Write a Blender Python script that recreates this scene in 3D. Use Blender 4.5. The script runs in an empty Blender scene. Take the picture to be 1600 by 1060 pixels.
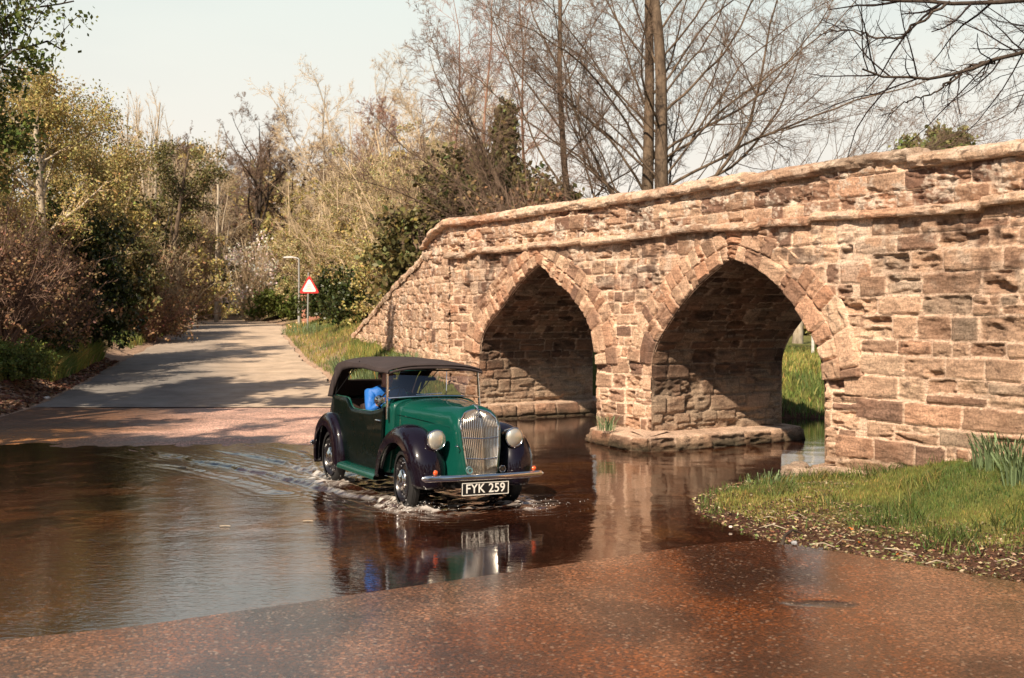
import bpy, math, random
import numpy as np
from mathutils import Vector, Matrix
R = math.radians
scene = bpy.context.scene
COL = scene.collection

# ------------------------------------------------------------------ camera
CAM_H = 2.0
cam_d = bpy.data.cameras.new('camera')
cam_d.lens = 40.5; cam_d.sensor_width = 36.0; cam_d.sensor_fit = 'HORIZONTAL'
cam_d.clip_start = 0.05; cam_d.clip_end = 3000
cam = bpy.data.objects.new('camera', cam_d); COL.objects.link(cam)
cam.location = (0, 0, CAM_H)
cam.rotation_euler = (R(90 - 1.27), R(0.0), 0)
cam_d.dof.use_dof = True; cam_d.dof.focus_distance = 13.5; cam_d.dof.aperture_fstop = 3.2
scene.camera = cam

# ------------------------------------------------------------------ light
SUN_EL = R(43); SUN_H = (-0.476, -0.879)            # towards the sun, horizontally
w = bpy.data.worlds.new('World'); scene.world = w; w.use_nodes = True
nt = w.node_tree; nt.nodes.clear()
wo = nt.nodes.new('ShaderNodeOutputWorld'); bg = nt.nodes.new('ShaderNodeBackground')
sky = nt.nodes.new('ShaderNodeTexSky'); sky.sky_type = 'NISHITA'; sky.sun_disc = False
sky.sun_elevation = SUN_EL
sky.sun_rotation = math.atan2(SUN_H[0], SUN_H[1])
sky.air_density = 1.0; sky.dust_density = 1.5; sky.ozone_density = 1.0
bg.inputs['Strength'].default_value = 0.06
# thin high cloud: noise over the sky direction, mixed over the clear sky
tc = nt.nodes.new('ShaderNodeTexCoord'); mp = nt.nodes.new('ShaderNodeMapping')
mp.inputs['Scale'].default_value = (1.0, 1.0, 3.4)
n1 = nt.nodes.new('ShaderNodeTexNoise'); n1.inputs['Scale'].default_value = 1.6; n1.inputs['Detail'].default_value = 5
cr = nt.nodes.new('ShaderNodeValToRGB'); cr.color_ramp.elements[0].position = 0.30; cr.color_ramp.elements[1].position = 0.66
cr.color_ramp.elements[0].color = (0.80,0.80,0.80,1); cr.color_ramp.elements[1].color = (1.0,1.0,1.0,1)
mx = nt.nodes.new('ShaderNodeMix'); mx.data_type = 'RGBA'
vc = nt.nodes.new('ShaderNodeValToRGB')                 # cloud veil, in the sky texture's own units: cream low down, pale blue-green above
vc.color_ramp.elements[0].position = 0.08; vc.color_ramp.elements[0].color = (0.99, 0.90, 0.80, 1)
vc.color_ramp.elements[1].position = 0.30; vc.color_ramp.elements[1].color = (0.81, 0.90, 0.85, 1)
vs_n = nt.nodes.new('ShaderNodeVectorMath'); vs_n.operation = 'SCALE'; vs_n.inputs[3].default_value = 10.6
L = nt.links.new
L(tc.outputs['Generated'], mp.inputs['Vector']); L(mp.outputs['Vector'], n1.inputs['Vector'])
L(n1.outputs['Fac'], cr.inputs['Fac'])
sz_ = nt.nodes.new('ShaderNodeSeparateXYZ'); L(tc.outputs['Generated'], sz_.inputs[0])     # the veil thins towards the zenith
mr = nt.nodes.new('ShaderNodeMapRange'); L(sz_.outputs[2], vc.inputs['Fac']); L(vc.outputs['Color'], vs_n.inputs[0]); L(vs_n.outputs[0], mx.inputs[7])
mr.inputs[1].default_value = 0.27; mr.inputs[2].default_value = 0.50; mr.inputs[3].default_value = 1.0; mr.inputs[4].default_value = 0.10
L(sz_.outputs[2], mr.inputs[0]); mm = nt.nodes.new('ShaderNodeMath'); mm.operation = 'MULTIPLY'
L(cr.outputs['Color'], mm.inputs[0]); L(mr.outputs[0], mm.inputs[1]); my = nt.nodes.new('ShaderNodeMapRange'); my.inputs[1].default_value = -0.25; my.inputs[2].default_value = 0.35; my.inputs[3].default_value = 0.25; my.inputs[4].default_value = 1.0
L(sz_.outputs[1], my.inputs[0]); m3 = nt.nodes.new('ShaderNodeMath'); m3.operation = 'MULTIPLY'      # veil dimmed behind the camera, out of view, to deepen the shade
L(mm.outputs[0], m3.inputs[0]); L(my.outputs[0], m3.inputs[1]); L(m3.outputs[0], mx.inputs[0])
L(sky.outputs['Color'], mx.inputs[6]); L(mx.outputs[2], bg.inputs['Color']); L(bg.outputs['Background'], wo.inputs['Surface'])

sd = bpy.data.lights.new('sun', 'SUN'); sd.energy = 5.0; sd.angle = R(0.53); sd.color = (1.0, 0.85, 0.67)
so = bpy.data.objects.new('sun', sd); COL.objects.link(so)
sdir = Vector((SUN_H[0]*math.cos(SUN_EL), SUN_H[1]*math.cos(SUN_EL), math.sin(SUN_EL)))
so.rotation_euler = sdir.to_track_quat('Z', 'Y').to_euler(); so.location = (0, 0, 30)
vs = scene.view_settings
vs.view_transform = 'Standard'; vs.look = 'None'; vs.exposure = 0.66; vs.gamma = 1.0
scene.cycles.max_bounces = 8; scene.cycles.transparent_max_bounces = 12
scene.cycles.use_denoising = True

# ------------------------------------------------------------------ helpers
def tag(o, label=None, cat=None, group=None, kind=None):
    if label: o['label'] = label
    if cat: o['category'] = cat
    if group: o['group'] = group
    if kind: o['kind'] = kind
    return o

def empty(name, loc=(0,0,0), rz=0.0):
    o = bpy.data.objects.new(name, None); COL.objects.link(o)
    o.location = loc; o.rotation_euler = (0, 0, rz); o.empty_display_size = 0.2
    return o

def mesh_np(name, V, F, mat, parent=None, col=None, smooth=True, sharp=None, loc=None):
    """V (n,3); F (m,4) or (m,3) int array or list of such / python lists."""
    V = np.asarray(V, dtype=np.float32)
    me = bpy.data.meshes.new(name)
    if isinstance(F, np.ndarray):
        k = F.shape[1]; nf = F.shape[0]
        me.vertices.add(len(V)); me.vertices.foreach_set('co', V.ravel())
        me.loops.add(nf*k); me.loops.foreach_set('vertex_index', F.astype(np.int32).ravel())
        me.polygons.add(nf); me.polygons.foreach_set('loop_start', np.arange(0, nf*k, k, dtype=np.int32))
        me.update(calc_edges=True)
        me.validate()
    else:
        me.from_pydata([tuple(map(float, v)) for v in V], [], [list(map(int, f)) for f in F])
        me.update()
    if smooth:
        me.polygons.foreach_set('use_smooth', np.ones(len(me.polygons), dtype=bool))
        if sharp: me.set_sharp_from_angle(angle=R(sharp))
    if col is not None:
        a = me.color_attributes.new('Col', 'FLOAT_COLOR', 'POINT')
        c = np.ones((len(V), 4), dtype=np.float32); c[:, :col.shape[1]] = col
        a.data.foreach_set('color', c.ravel())
    o = bpy.data.objects.new(name, me); COL.objects.link(o)
    if mat: me.materials.append(mat)
    if parent: o.parent = parent
    if loc is not None: o.location = loc
    return o

def copy_tree(o, loc=None, rz=None, sc=None, parent=None):
    c = o.copy(); COL.objects.link(c)
    if parent: c.parent = parent
    if loc is not None: c.location = loc
    if rz is not None: c.rotation_euler = (0, 0, rz)
    if sc is not None: c.scale = (sc, sc, sc) if not hasattr(sc, '__len__') else sc
    for ch in list(o.children):
        copy_tree(ch, parent=c)
    return c

def sstep(a, b, x):
    t = np.clip((x-a)/(b-a), 0, 1); return t*t*(3-2*t)

_lat = {}
def vnoise(x, y, seed=0):
    if seed not in _lat: _lat[seed] = np.random.default_rng(seed+999).random((256, 256))
    T = _lat[seed]
    xi = np.floor(x).astype(int); yi = np.floor(y).astype(int); fx = x-xi; fy = y-yi
    fx = fx*fx*(3-2*fx); fy = fy*fy*(3-2*fy)
    a = T[xi % 256, yi % 256]; b = T[(xi+1) % 256, yi % 256]; c = T[xi % 256, (yi+1) % 256]; d = T[(xi+1) % 256, (yi+1) % 256]
    return (a*(1-fx)+b*fx)*(1-fy)+(c*(1-fx)+d*fx)*fy
def fbm(x, y, oct=4, seed=0):
    s = 0; a = 0.5; t = 0
    for i in range(oct):
        s = s + a*vnoise(x*2**i+17*i, y*2**i+5*i, seed+i); t += a; a *= 0.5
    return s/t

def grid_faces(nu, nv):
    i = np.arange(nu-1)[:, None]*nv + np.arange(nv-1)[None, :]
    i = i.ravel()
    return np.stack([i, i+nv, i+nv+1, i+1], 1)

# ------------------------------------------------------------------ materials
def mat(name, rgb=(0.5,0.5,0.5), rough=0.6, metal=0.0, spec=None, coat=0.0, coat_r=0.05, ior=None):
    m = bpy.data.materials.new(name); m.use_nodes = True
    b = m.node_tree.nodes['Principled BSDF']
    b.inputs['Base Color'].default_value = (*rgb, 1); b.inputs['Roughness'].default_value = rough
    b.inputs['Metallic'].default_value = metal
    if coat: b.inputs['Coat Weight'].default_value = coat; b.inputs['Coat Roughness'].default_value = coat_r
    if ior: b.inputs['IOR'].default_value = ior
    if spec is not None: b.inputs['Specular IOR Level'].default_value = spec
    return m

class N:
    """small node helper"""
    def __init__(s, m): s.t = m.node_tree; s.b = s.t.nodes['Principled BSDF']; s.out = s.t.nodes['Material Output']
    def new(s, k, **kw):
        n = s.t.nodes.new(k)
        for a, v in kw.items(): setattr(n, a, v)
        return n
    def link(s, a, b): s.t.links.new(a, b)
    def coord(s, scale=(1,1,1), kind='Object', rot=(0,0,0)):
        tc = s.new('ShaderNodeTexCoord'); mp = s.new('ShaderNodeMapping')
        mp.inputs['Scale'].default_value = scale; mp.inputs['Rotation'].default_value = rot
        s.link(tc.outputs[kind], mp.inputs['Vector']); return mp.outputs['Vector']
    def noise(s, vec, scale, detail=4, rough=0.5, dist=0.0):
        n = s.new('ShaderNodeTexNoise'); n.inputs['Scale'].default_value = scale
        n.inputs['Detail'].default_value = detail; n.inputs['Roughness'].default_value = rough
        n.inputs['Distortion'].default_value = dist
        s.link(vec, n.inputs['Vector']); return n.outputs['Fac']
    def voro(s, vec, scale, feature='F1', out='Distance'):
        n = s.new('ShaderNodeTexVoronoi'); n.feature = feature; n.inputs['Scale'].default_value = scale
        s.link(vec, n.inputs['Vector']); return n.outputs[out]
    def ramp(s, fac, stops):
        n = s.new('ShaderNodeValToRGB'); e = n.color_ramp.elements
        while len(e) < len(stops): e.new(0.5)
        for i, (p, c) in enumerate(stops):
            e[i].position = p; e[i].color = (*c, 1) if hasattr(c, '__len__') else (c, c, c, 1)
        s.link(fac, n.inputs['Fac']); return n.outputs['Color']
    def mix(s, fac, a, b, mode='MIX'):
        n = s.new('ShaderNodeMix'); n.data_type = 'RGBA'; n.blend_type = mode
        for v, i in ((fac, 0), (a, 6), (b, 7)):
            if isinstance(v, (int, float)): n.inputs[i].default_value = v
            elif isinstance(v, tuple): n.inputs[i].default_value = (*v, 1)
            else: s.link(v, n.inputs[i])
        return n.outputs[2]
    def math(s, op, a, b=0.0, clamp=False):
        n = s.new('ShaderNodeMath'); n.operation = op; n.use_clamp = clamp
        for v, i in ((a, 0), (b, 1)):
            if isinstance(v, (int, float)): n.inputs[i].default_value = v
            else: s.link(v, n.inputs[i])
        return n.outputs[0]
    def attr(s, name='Col', out='Color'):
        n = s.new('ShaderNodeAttribute'); n.attribute_name = name; return n.outputs[out]
    def bump(s, h, dist=0.01, strength=1.0, prev=None):
        n = s.new('ShaderNodeBump'); n.inputs['Distance'].default_value = dist; n.inputs['Strength'].default_value = strength
        s.link(h, n.inputs['Height'])
        if prev is not None: s.link(prev, n.inputs['Normal'])
        return n.outputs['Normal']
    def base(s, v): s.link(v, s.b.inputs['Base Color'])
    def rough(s, v): s.link(v, s.b.inputs['Roughness'])
    def normal(s, v): s.link(v, s.b.inputs['Normal'])

def mat_stone(name='sandstone'):
    m = mat(name, rough=0.93, spec=0.2); n = N(m)
    v = n.coord()
    c = n.attr()
    vb = n.coord(scale=(1.2, 1.2, 9))                       # bedding lines of the sandstone
    bed = n.noise(vb, 3.2, 5, 0.65, 0.6)
    c = n.mix(0.75, c, n.ramp(bed, [(0.30, 0.52), (0.52, 1.0), (0.75, 1.28)]), 'MULTIPLY')
    g = n.noise(v, 38, 5, 0.75)
    c = n.mix(0.8, c, n.ramp(g, [(0.32, 0.45), (0.60, 1.35)]), 'MULTIPLY')
    bl = n.noise(v, 2.3, 4, 0.6)
    c = n.mix(n.ramp(bl, [(0.46, 0.0), (0.68, 0.30)]), c, (0.32, 0.15, 0.085))
    dk = n.noise(n.coord(scale=(1,1,1.6)), 5.5, 6, 0.7, 0.5)
    c = n.mix(n.ramp(dk, [(0.56, 0.0), (0.66, 0.66)]), c, (0.085, 0.052, 0.038))
    n.base(c)
    nb = n.bump(bed, 0.03, 0.6)
    nb = n.bump(n.noise(v, 26, 8, 0.75), 0.035, 1.0, nb)
    n.normal(nb)
    return m
M = {}
M['stone'] = mat_stone()

def mat_leaf(name, rgb, rough=0.55, var=0.35, transl=0.25):
    m = mat(name, rgb, rough, spec=0.25); n = N(m)
    c = n.mix(1.0, n.attr(), rgb, 'MULTIPLY')
    n.base(c)
    if transl:
        tr = n.new('ShaderNodeBsdfTranslucent'); ms = n.new('ShaderNodeMixShader'); ms.inputs[0].default_value = transl
        n.link(c, tr.inputs['Color']); n.link(n.b.outputs[0], ms.inputs[1]); n.link(tr.outputs[0], ms.inputs[2])
        n.link(ms.outputs[0], n.out.inputs['Surface'])
    return m

def mat_bark(name, a, b, scale=6):
    m = mat(name, a, 0.9, spec=0.15); n = N(m)
    v = n.coord(scale=(1, 1, 0.35))
    f = n.noise(v, scale, 5, 0.65)
    n.base(n.ramp(f, [(0.35, a), (0.62, b)])); n.normal(n.bump(n.noise(v, scale*5, 3), 0.02, 0.6))
    return m
M['bark'] = mat_bark('bark_brown', (0.060,0.042,0.030), (0.175,0.125,0.085))
M['bark_dark'] = mat_bark('bark_dark', (0.030,0.022,0.018), (0.085,0.065,0.05))
M['bark_pale'] = mat_bark('bark_pale', (0.26,0.20,0.14), (0.52,0.44,0.33))
M['bark_red'] = mat_bark('bark_red', (0.24,0.13,0.09), (0.40,0.24,0.17))
M['twig'] = mat('twig_brown', (0.215,0.145,0.105), 0.85, spec=0.1)
M['twig_red'] = mat('twig_red', (0.34,0.19,0.14), 0.85, spec=0.1)
M['twig_tan'] = mat('twig_tan', (0.56,0.43,0.28), 0.85, spec=0.1)
M['twig_dark'] = mat('twig_dark', (0.03,0.022,0.02), 0.85, spec=0.1)
M['leaf_olive'] = mat_leaf('leaf_olive', (0.42,0.335,0.125))
M['leaf_yellow'] = mat_leaf('leaf_yellow_green', (0.47,0.385,0.19))
M['leaf_dark'] = mat_leaf('leaf_dark_green', (0.045,0.055,0.016), 0.35, transl=0.1)
M['leaf_mid'] = mat_leaf('leaf_mid_green', (0.125,0.15,0.035))
M['leaf_brown'] = mat_leaf('leaf_brown', (0.27,0.165,0.09), 0.8)
M['leaf_ever'] = mat_leaf('leaf_evergreen', (0.145,0.125,0.045), 0.5, transl=0.1)
M['leaf_conifer'] = mat_leaf('leaf_conifer', (0.17,0.175,0.055), 0.5, transl=0.1)
M['blossom'] = mat_leaf('blossom_white', (0.90,0.80,0.70), 0.7)
M['grass'] = mat_leaf('grass_green', (0.15,0.195,0.05), 0.6)
M['daff'] = mat_leaf('daffodil_leaf', (0.20,0.27,0.13), 0.5)
# ------------------------------------------------------------------ plan of the place (metres; camera over 0,0)
def sdf(px, py, poly):
    """signed distance to polygon, negative inside"""
    P = np.array(poly, float); Q = np.roll(P, -1, 0)
    d = np.full(px.shape, 1e9); ins = np.zeros(px.shape, bool)
    for (ax, ay), (bx, by) in zip(P, Q):
        ex, ey = bx-ax, by-ay; wx, wy = px-ax, py-ay
        t = np.clip((wx*ex+wy*ey)/(ex*ex+ey*ey+1e-12), 0, 1)
        d = np.minimum(d, np.hypot(wx-ex*t, wy-ey*t))
        c = ((ay > py) != (by > py)) & (px < (bx-ax)*(py-ay)/(by-ay+1e-15)+ax)
        ins ^= c
    return np.where(ins, -d, d)

BO = np.array([-0.6, 21.8]); BU = np.array([0.496, -0.868]); BN = np.array([0.868, 0.496])
def tw(t, w_, z=None):
    p = BO[0]+BU[0]*t+BN[0]*w_, BO[1]+BU[1]*t+BN[1]*w_
    return p if z is None else (p[0], p[1], z)

LEDGE = [(21.8,-9.75),(24,-10.0),(27,-10.5),(31,-11.2),(36,-12.2),(43,-13.3),(50,-14.4),(56,-15.6),(62,-17.6),(70,-21.5),(78,-28),(85,-38)]
REDGE = [(21.8,-2.3),(24,-3.2),(27,-4.1),(31,-5.0),(36,-6.5),(43,-8.3),(50,-10.0),(56,-11.1),(62,-12.4),(72,-15.6),(82,-22),(91,-36)]
ZR_Y = [15,17.5,24,29,36,45,60,75,100]; ZR_Z = [-0.012,0.0,0.035,0.22,0.5,0.93,1.36,1.53,1.6]
def zroad(y): return np.interp(y, ZR_Y, ZR_Z)
road_poly = [(x, y) for y, x in LEDGE]+[(x, y) for y, x in REDGE[::-1]]
near_poly = [(-30,-12),(14,-12),(14,3.0),(9,5.0),(5,7.3),(3.76,8.47),(3.08,9.20),(2.55,9.72),(2.2,10.06),(1.6,9.86),(-2.42,7.27),(-3.4,6.85),(-5,6.5),(-9,6.4),(-30,6.4)]
far_poly = [(-30,14.5),(-7.6,14.8),(-4,15.2),(-0.9,16.6),(-1.3,20.6),(-2.5,22.5),(-3.2,24),(-10.0,24),(-9.75,21.8),(-11.2,19.6),(-14,18.6),(-30,18.3)]
water_poly = [(-30,6.5),(-9,6.5),(-3.4,6.9),(-2.42,7.27),(2.2,10.06),(2.05,10.7),(1.84,11.5),(1.95,12.4),(2.6,13.5),(3.6,14.25),(4.0,14.5),(6.3,15.7),(9,17.6),(14,21),(30,30),
              (30,38),(15,29.5),(9.5,24.6),(7.4,22.9),(5.9,21.9),(4.6,22.0),(3.2,22.9),(1.6,22.9),(-0.55,21.75),(-1.2,21.3),(-1.35,20.4),(-1.1,19.2),(-2,18.2),(-4,17.7),(-7.6,17.2),(-30,17)]

def height(x, y):
    dr = np.minimum(np.minimum(sdf(x, y, road_poly), sdf(x, y, far_poly)), sdf(x, y, near_poly))
    ds = sdf(x, y, water_poly)
    G = np.interp(y, [5,12,17,22,30,60,100,400], [0.45,0.62,0.75,1.15,1.35,1.9,2.1,2.2])
    G = G + 0.22*np.clip(-x-12.5-0.06*y, 0, 14)*sstep(8, 26, y)
    G = np.where((x > 2.5) & (y > 20), 0.85, G)
    G = np.where((x > 1.0) & (y < 17), G*sstep(14.5, 18, y)+(1-sstep(14.5, 18, y))*np.interp(x, [1.8,2.6,3.8,4.8,5.6,8], [.10,.13,.15,.40,.66,.8]), G)
    nz = (fbm(x*0.9, y*0.9, 4, 3)-0.5)
    zr = zroad(y); zr = np.where(y < 15, 0.0, zr)
    zp = zr-0.02 + (G-zr)*sstep(0, 2.6, dr) + 0.02*sstep(0,0.15,dr)
    zp = np.where(dr < 0, zr-0.05-np.clip(-dr,0,0.15), zp)
    zw = np.where(ds > 0, 0.0 + G*sstep(-0.15, 2.4, ds)+0.03*sstep(0,0.2,ds), -np.clip(-ds*0.5, 0, 0.45))
    z = np.minimum(zp, zw)
    edge = np.clip(np.minimum(dr, ds), 0, 1)
    z = z + nz*0.16*edge + (fbm(x*4, y*4, 3, 9)-0.5)*0.07*np.clip(edge*3,0,1)
    return z, dr, ds
def zat(x, y):
    z, _, _ = height(np.array([float(x)]), np.array([float(y)])); return float(z[0])

def axis(*segs):
    a = [np.arange(s, e, st) for s, e, st in segs]; return np.unique(np.round(np.concatenate(a), 4))
gx = axis((-900,-100,50),(-100,-30,5),(-30,-14,.5),(-14,9,.12),(9,30,.5),(30,100,5),(100,901,50))
gy = axis((-200,-20,20),(-20,4,1.0),(4,27,.12),(27,60,.3),(60,120,3),(120,400,20),(400,1801,100))
X, Y = np.meshgrid(gx, gy, indexing='ij')
Z, DR, DS = height(X, Y)
mud = np.array([0.085,0.042,0.026]); dirt = np.array([0.40,0.27,0.19]); green = np.array([0.13,0.135,0.035]); litter = np.array([0.17,0.10,0.06])
de = np.minimum(DR, DS); nn = fbm(X*1.7, Y*1.7, 4, 21)
c = np.where((X < -5)[..., None], litter, green)
c = c*(0.7+0.6*fbm(X*3, Y*3, 3, 5))[..., None]
far = sstep(28, 60, Y)[..., None]; c = c*(1-far)+np.array([0.16,0.15,0.05])*far
k = (1-sstep(0.15+0.3*(X < -5), 0.75+0.6*(X < -5), de+(nn-0.5)*1.0))[..., None]
edgec = np.where((Y > 19)[..., None] & (DR < DS+0.6)[..., None] & (X < -2)[..., None], dirt, mud)
kk = np.where(((X > 0) & (Y < 15)), 1-sstep(0.75, 1.7, de+(nn-0.5)*1.1), k[..., 0])[..., None]
c = c*(1-kk)+edgec*kk*(0.75+0.5*nn[..., None])
mg = mat('ground_soil', rough=0.95, spec=0.15); n = N(mg); v = n.coord()
n.base(n.mix(0.8, n.attr(), n.ramp(n.noise(v, 9, 6, 0.7), [(0.3, 0.45), (0.7, 1.5)]), 'MULTIPLY'))
n.normal(n.bump(n.noise(v, 22, 5, 0.7), 0.05, 0.8)); M['ground'] = mg
tag(mesh_np('ground', np.stack([X, Y, Z], -1).reshape(-1, 3), grid_faces(len(gx), len(gy)), mg, col=c.reshape(-1, 3)), kind='structure')

# ---- paved sheets
def poly_sheet(name, poly, xs, ys, zf, mat_, colf=None, skirt=0.0):
    X, Y = np.meshgrid(xs, ys, indexing='ij'); d = sdf(X, Y, poly)
    step = np.maximum(np.gradient(xs)[:, None], np.gradient(ys)[None, :])
    # pull the ring of vertices just outside the outline onto it
    e = 1e-3
    gxx = (sdf(X+e, Y, poly)-d)/e; gyy = (sdf(X, Y+e, poly)-d)/e
    out = (d > 0) & (d < step*1.5)
    Xn = np.where(out, X-gxx*d, X); Yn = np.where(out, Y-gyy*d, Y)
    keepv = (d <= 0) | out
    F = grid_faces(len(xs), len(ys)); kv = keepv.ravel(); ins = (d <= 0).ravel()
    F = F[kv[F].all(1) & ins[F].any(1)]
    Zn = zf(Xn, Yn)
    V = np.stack([Xn, Yn, Zn], -1).reshape(-1, 3)
    used = np.zeros(len(V), bool); used[F.ravel()] = True
    mp = np.cumsum(used)-1
    cc = colf(Xn, Yn).reshape(-1, 3)[used] if colf else None
    return mesh_np(name, V[used], mp[F], mat_, col=cc)

# exposed-aggregate concrete, wet: brown and orange silt, pale grit, a film of water
def slab_mat(name, wet):
    m = mat(name, rough=0.3, spec=0.5); n = N(m); v = n.coord()
    base = n.attr()
    big = n.noise(v, 0.9, 5, 0.6, 0.8)
    c = n.mix(0.85, base, n.ramp(big, [(0.35, 0.58), (0.66, 1.35)]), 'MULTIPLY')
    sp = n.voro(v, 58, out='Color')                         # every aggregate pebble its own tone
    sep = n.new('ShaderNodeSeparateColor'); n.link(sp, sep.inputs[0])
    c = n.mix(0.9, c, n.ramp(sep.outputs[2], [(0.0, 0.28), (0.5, 0.85), (0.85, 1.3), (1.0, 2.5)]), 'MULTIPLY')
    c = n.mix(n.ramp(sep.outputs[0], [(0.955, 0.0), (0.965, 0.35)]), c, (0.50,0.37,0.27))
    c = n.mix(n.ramp(sep.outputs[1], [(0.90, 0.0), (0.92, 0.7)]), c, (0.035,0.022,0.018))
    n.base(c)
    pit = n.voro(v, 85)
    if wet:
        n.b.inputs['Coat Weight'].default_value = 0.85; n.b.inputs['Coat IOR'].default_value = 1.36; n.b.inputs['Specular IOR Level'].default_value = 0.1
        n.b.inputs['Coat Roughness'].default_value = 0.05
        wv = n.noise(n.coord(scale=(1, 1, 1)), 14, 3, 0.6, 0.3)
        hb = n.math('ADD', n.math('MULTIPLY', wv, 0.22), n.math('MULTIPLY', pit, 0.16))
        cn = n.bump(hb, 0.006, 0.6)
        n.link(cn, n.b.inputs['Coat Normal']); n.normal(n.bump(pit, 0.008, 0.9))
        n.rough(n.ramp(big, [(0.35, 0.35), (0.65, 0.6)]))
    else:
        n.rough(n.ramp(n.attr(out='Alpha') if False else big, [(0.40, 0.42), (0.6, 0.75)]))
        n.normal(n.bump(pit, 0.006, 0.8))
    return m
M['slab_wet'] = slab_mat('wet_ford_concrete', True); M['slab_dry'] = slab_mat('damp_ford_concrete', False)
def near_col(x, y):
    nn = fbm(x*0.55+3, y*0.35, 4, 31)[..., None]
    a = np.array([0.125,0.037,0.010]); b = np.array([0.155,0.070,0.036]); d_ = np.array([0.024,0.008,0.004])
    k = sstep(0.42, 0.6, nn); c = a*(1-k)+b*k
    k2 = sstep(0.52, 0.72, fbm(x*1.3, y*0.8, 3, 44))[..., None]; c = c*(1-0.7*k2)+d_*0.7*k2
    # wheel-worn pale strip
    return c
xs = axis((-30,-9,.6),(-9,6,.10),(6,15,.6)); ys = axis((-12,3,1.0),(3,10.4,.08))
crk = lambda x, y: 0.012+0.004*(fbm(x*2, y*2, 3, 12)-0.5)
def hole(x, y):
    return np.hypot((x-2.12)/0.30, (y-7.86-0.10*(x-2.12)*-1)/(0.075+0.05*sstep(1.9,2.3,x)))+0.5*(fbm(x*7, y*14, 3, 61)-0.5)
def znear(x, y):
    z = crk(x, y)
    # worn hollow near the right bank edge
    d = hole(x, y); return z-0.010*(1-sstep(0.6, 1.0, d))
def near_col2(x, y):
    c = near_col(x, y); d = hole(x, y)
    k = (1-sstep(0.75, 1.05, d))[..., None]; return c*(1-k)+np.array([0.022,0.016,0.014])*k
xs2 = axis((-30,-9,.6),(-9,1.2,.10),(1.2,2.9,.03),(2.9,6,.10),(6,15,.6)); ys2 = axis((-12,3,1.0),(3,7.4,.08),(7.4,8.3,.03),(8.3,10.4,.08))
tag(poly_sheet('ford_slab', near_poly, xs2, ys2, znear, M['slab_wet'], near_col2), kind='structure')
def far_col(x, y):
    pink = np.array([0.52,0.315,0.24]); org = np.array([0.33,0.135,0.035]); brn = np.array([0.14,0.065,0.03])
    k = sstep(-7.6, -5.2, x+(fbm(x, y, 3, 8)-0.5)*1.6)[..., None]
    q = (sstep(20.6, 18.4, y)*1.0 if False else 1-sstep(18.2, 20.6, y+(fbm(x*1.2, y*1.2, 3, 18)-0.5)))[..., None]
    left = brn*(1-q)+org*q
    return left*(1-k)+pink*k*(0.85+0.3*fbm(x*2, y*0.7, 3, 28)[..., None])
zfar = lambda x, y: np.minimum(0.0046*(y-17.35)+0.004*(fbm(x*1.1, y*1.1, 3, 6)-0.5), 0.034)
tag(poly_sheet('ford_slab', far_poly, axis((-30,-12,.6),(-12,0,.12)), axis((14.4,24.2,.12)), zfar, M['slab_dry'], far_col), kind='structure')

def strip(name, L_, R_, nv, zf, mat_, colf=None, step=0.35):
    ys = np.arange(L_[0][0], 200, step)
    tl = np.linspace(0, 1, 260)
    def samp(E):
        E = np.array([(x, y) for y, x in E], float); s = np.r_[0, np.cumsum(np.hypot(*np.diff(E, axis=0).T))]
        f = tl*s[-1]; return np.stack([np.interp(f, s, E[:, 0]), np.interp(f, s, E[:, 1])], -1)
    A, B = samp(L_), samp(R_); q = np.linspace(0, 1, nv)
    P = A[:, None, :]*(1-q)[None, :, None]+B[:, None, :]*q[None, :, None]
    wob = (fbm(P[..., 0]*0+P[..., 1]*1.3, P[..., 1]*0.4, 3, 14)-0.5)
    P[..., 0] += np.where(q[None, :] < 0.02, wob*0.35, 0)+np.where(q[None, :] > 0.98, -wob*0.25, 0)
    Zs = zf(P[..., 0], P[..., 1])
    V = np.concatenate([P, Zs[..., None]], -1)
    return mesh_np(name, V.reshape(-1, 3), grid_faces(len(tl), nv), mat_, col=colf(P[..., 0], P[..., 1]).reshape(-1, 3) if colf else None)
ma = mat('asphalt_worn', rough=0.85, spec=0.35); n = N(ma); v = n.coord()
c = n.mix(0.6, n.attr(), n.ramp(n.noise(v, 1.4, 5, 0.6, 0.5), [(0.35, 0.65), (0.65, 1.3)]), 'MULTIPLY')
c = n.mix(0.5, c, n.ramp(n.noise(v, 55, 2, 0.8), [(0.35, 0.5), (0.65, 1.4)]), 'MULTIPLY')
n.base(c); n.normal(n.bump(n.noise(v, 60, 2, 0.8), 0.012, 0.8)); n.rough(n.ramp(n.noise(v, 1.1, 3), [(0.4, 0.6), (0.6, 0.9)]))
M['asphalt'] = ma
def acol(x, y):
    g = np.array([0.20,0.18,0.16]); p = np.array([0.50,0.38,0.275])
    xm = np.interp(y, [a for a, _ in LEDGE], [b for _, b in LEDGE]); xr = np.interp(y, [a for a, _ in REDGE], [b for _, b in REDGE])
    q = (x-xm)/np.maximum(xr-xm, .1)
    k = np.clip(sstep(0.35, 0.75, q)*0.9+sstep(28, 45, y)*0.5, 0, 1)[..., None]  # sunlit part of the lane painted in: paler to the right and farther off
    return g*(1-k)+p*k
L2 = [(max(a, 23.95), b) for a, b in LEDGE[1:]]; R2 = [(a, b) for a, b in REDGE[1:]]
tag(strip('road', L2, R2, 24, lambda x, y: zroad(y)+0.012, M['asphalt'], acol), kind='structure')

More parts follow.
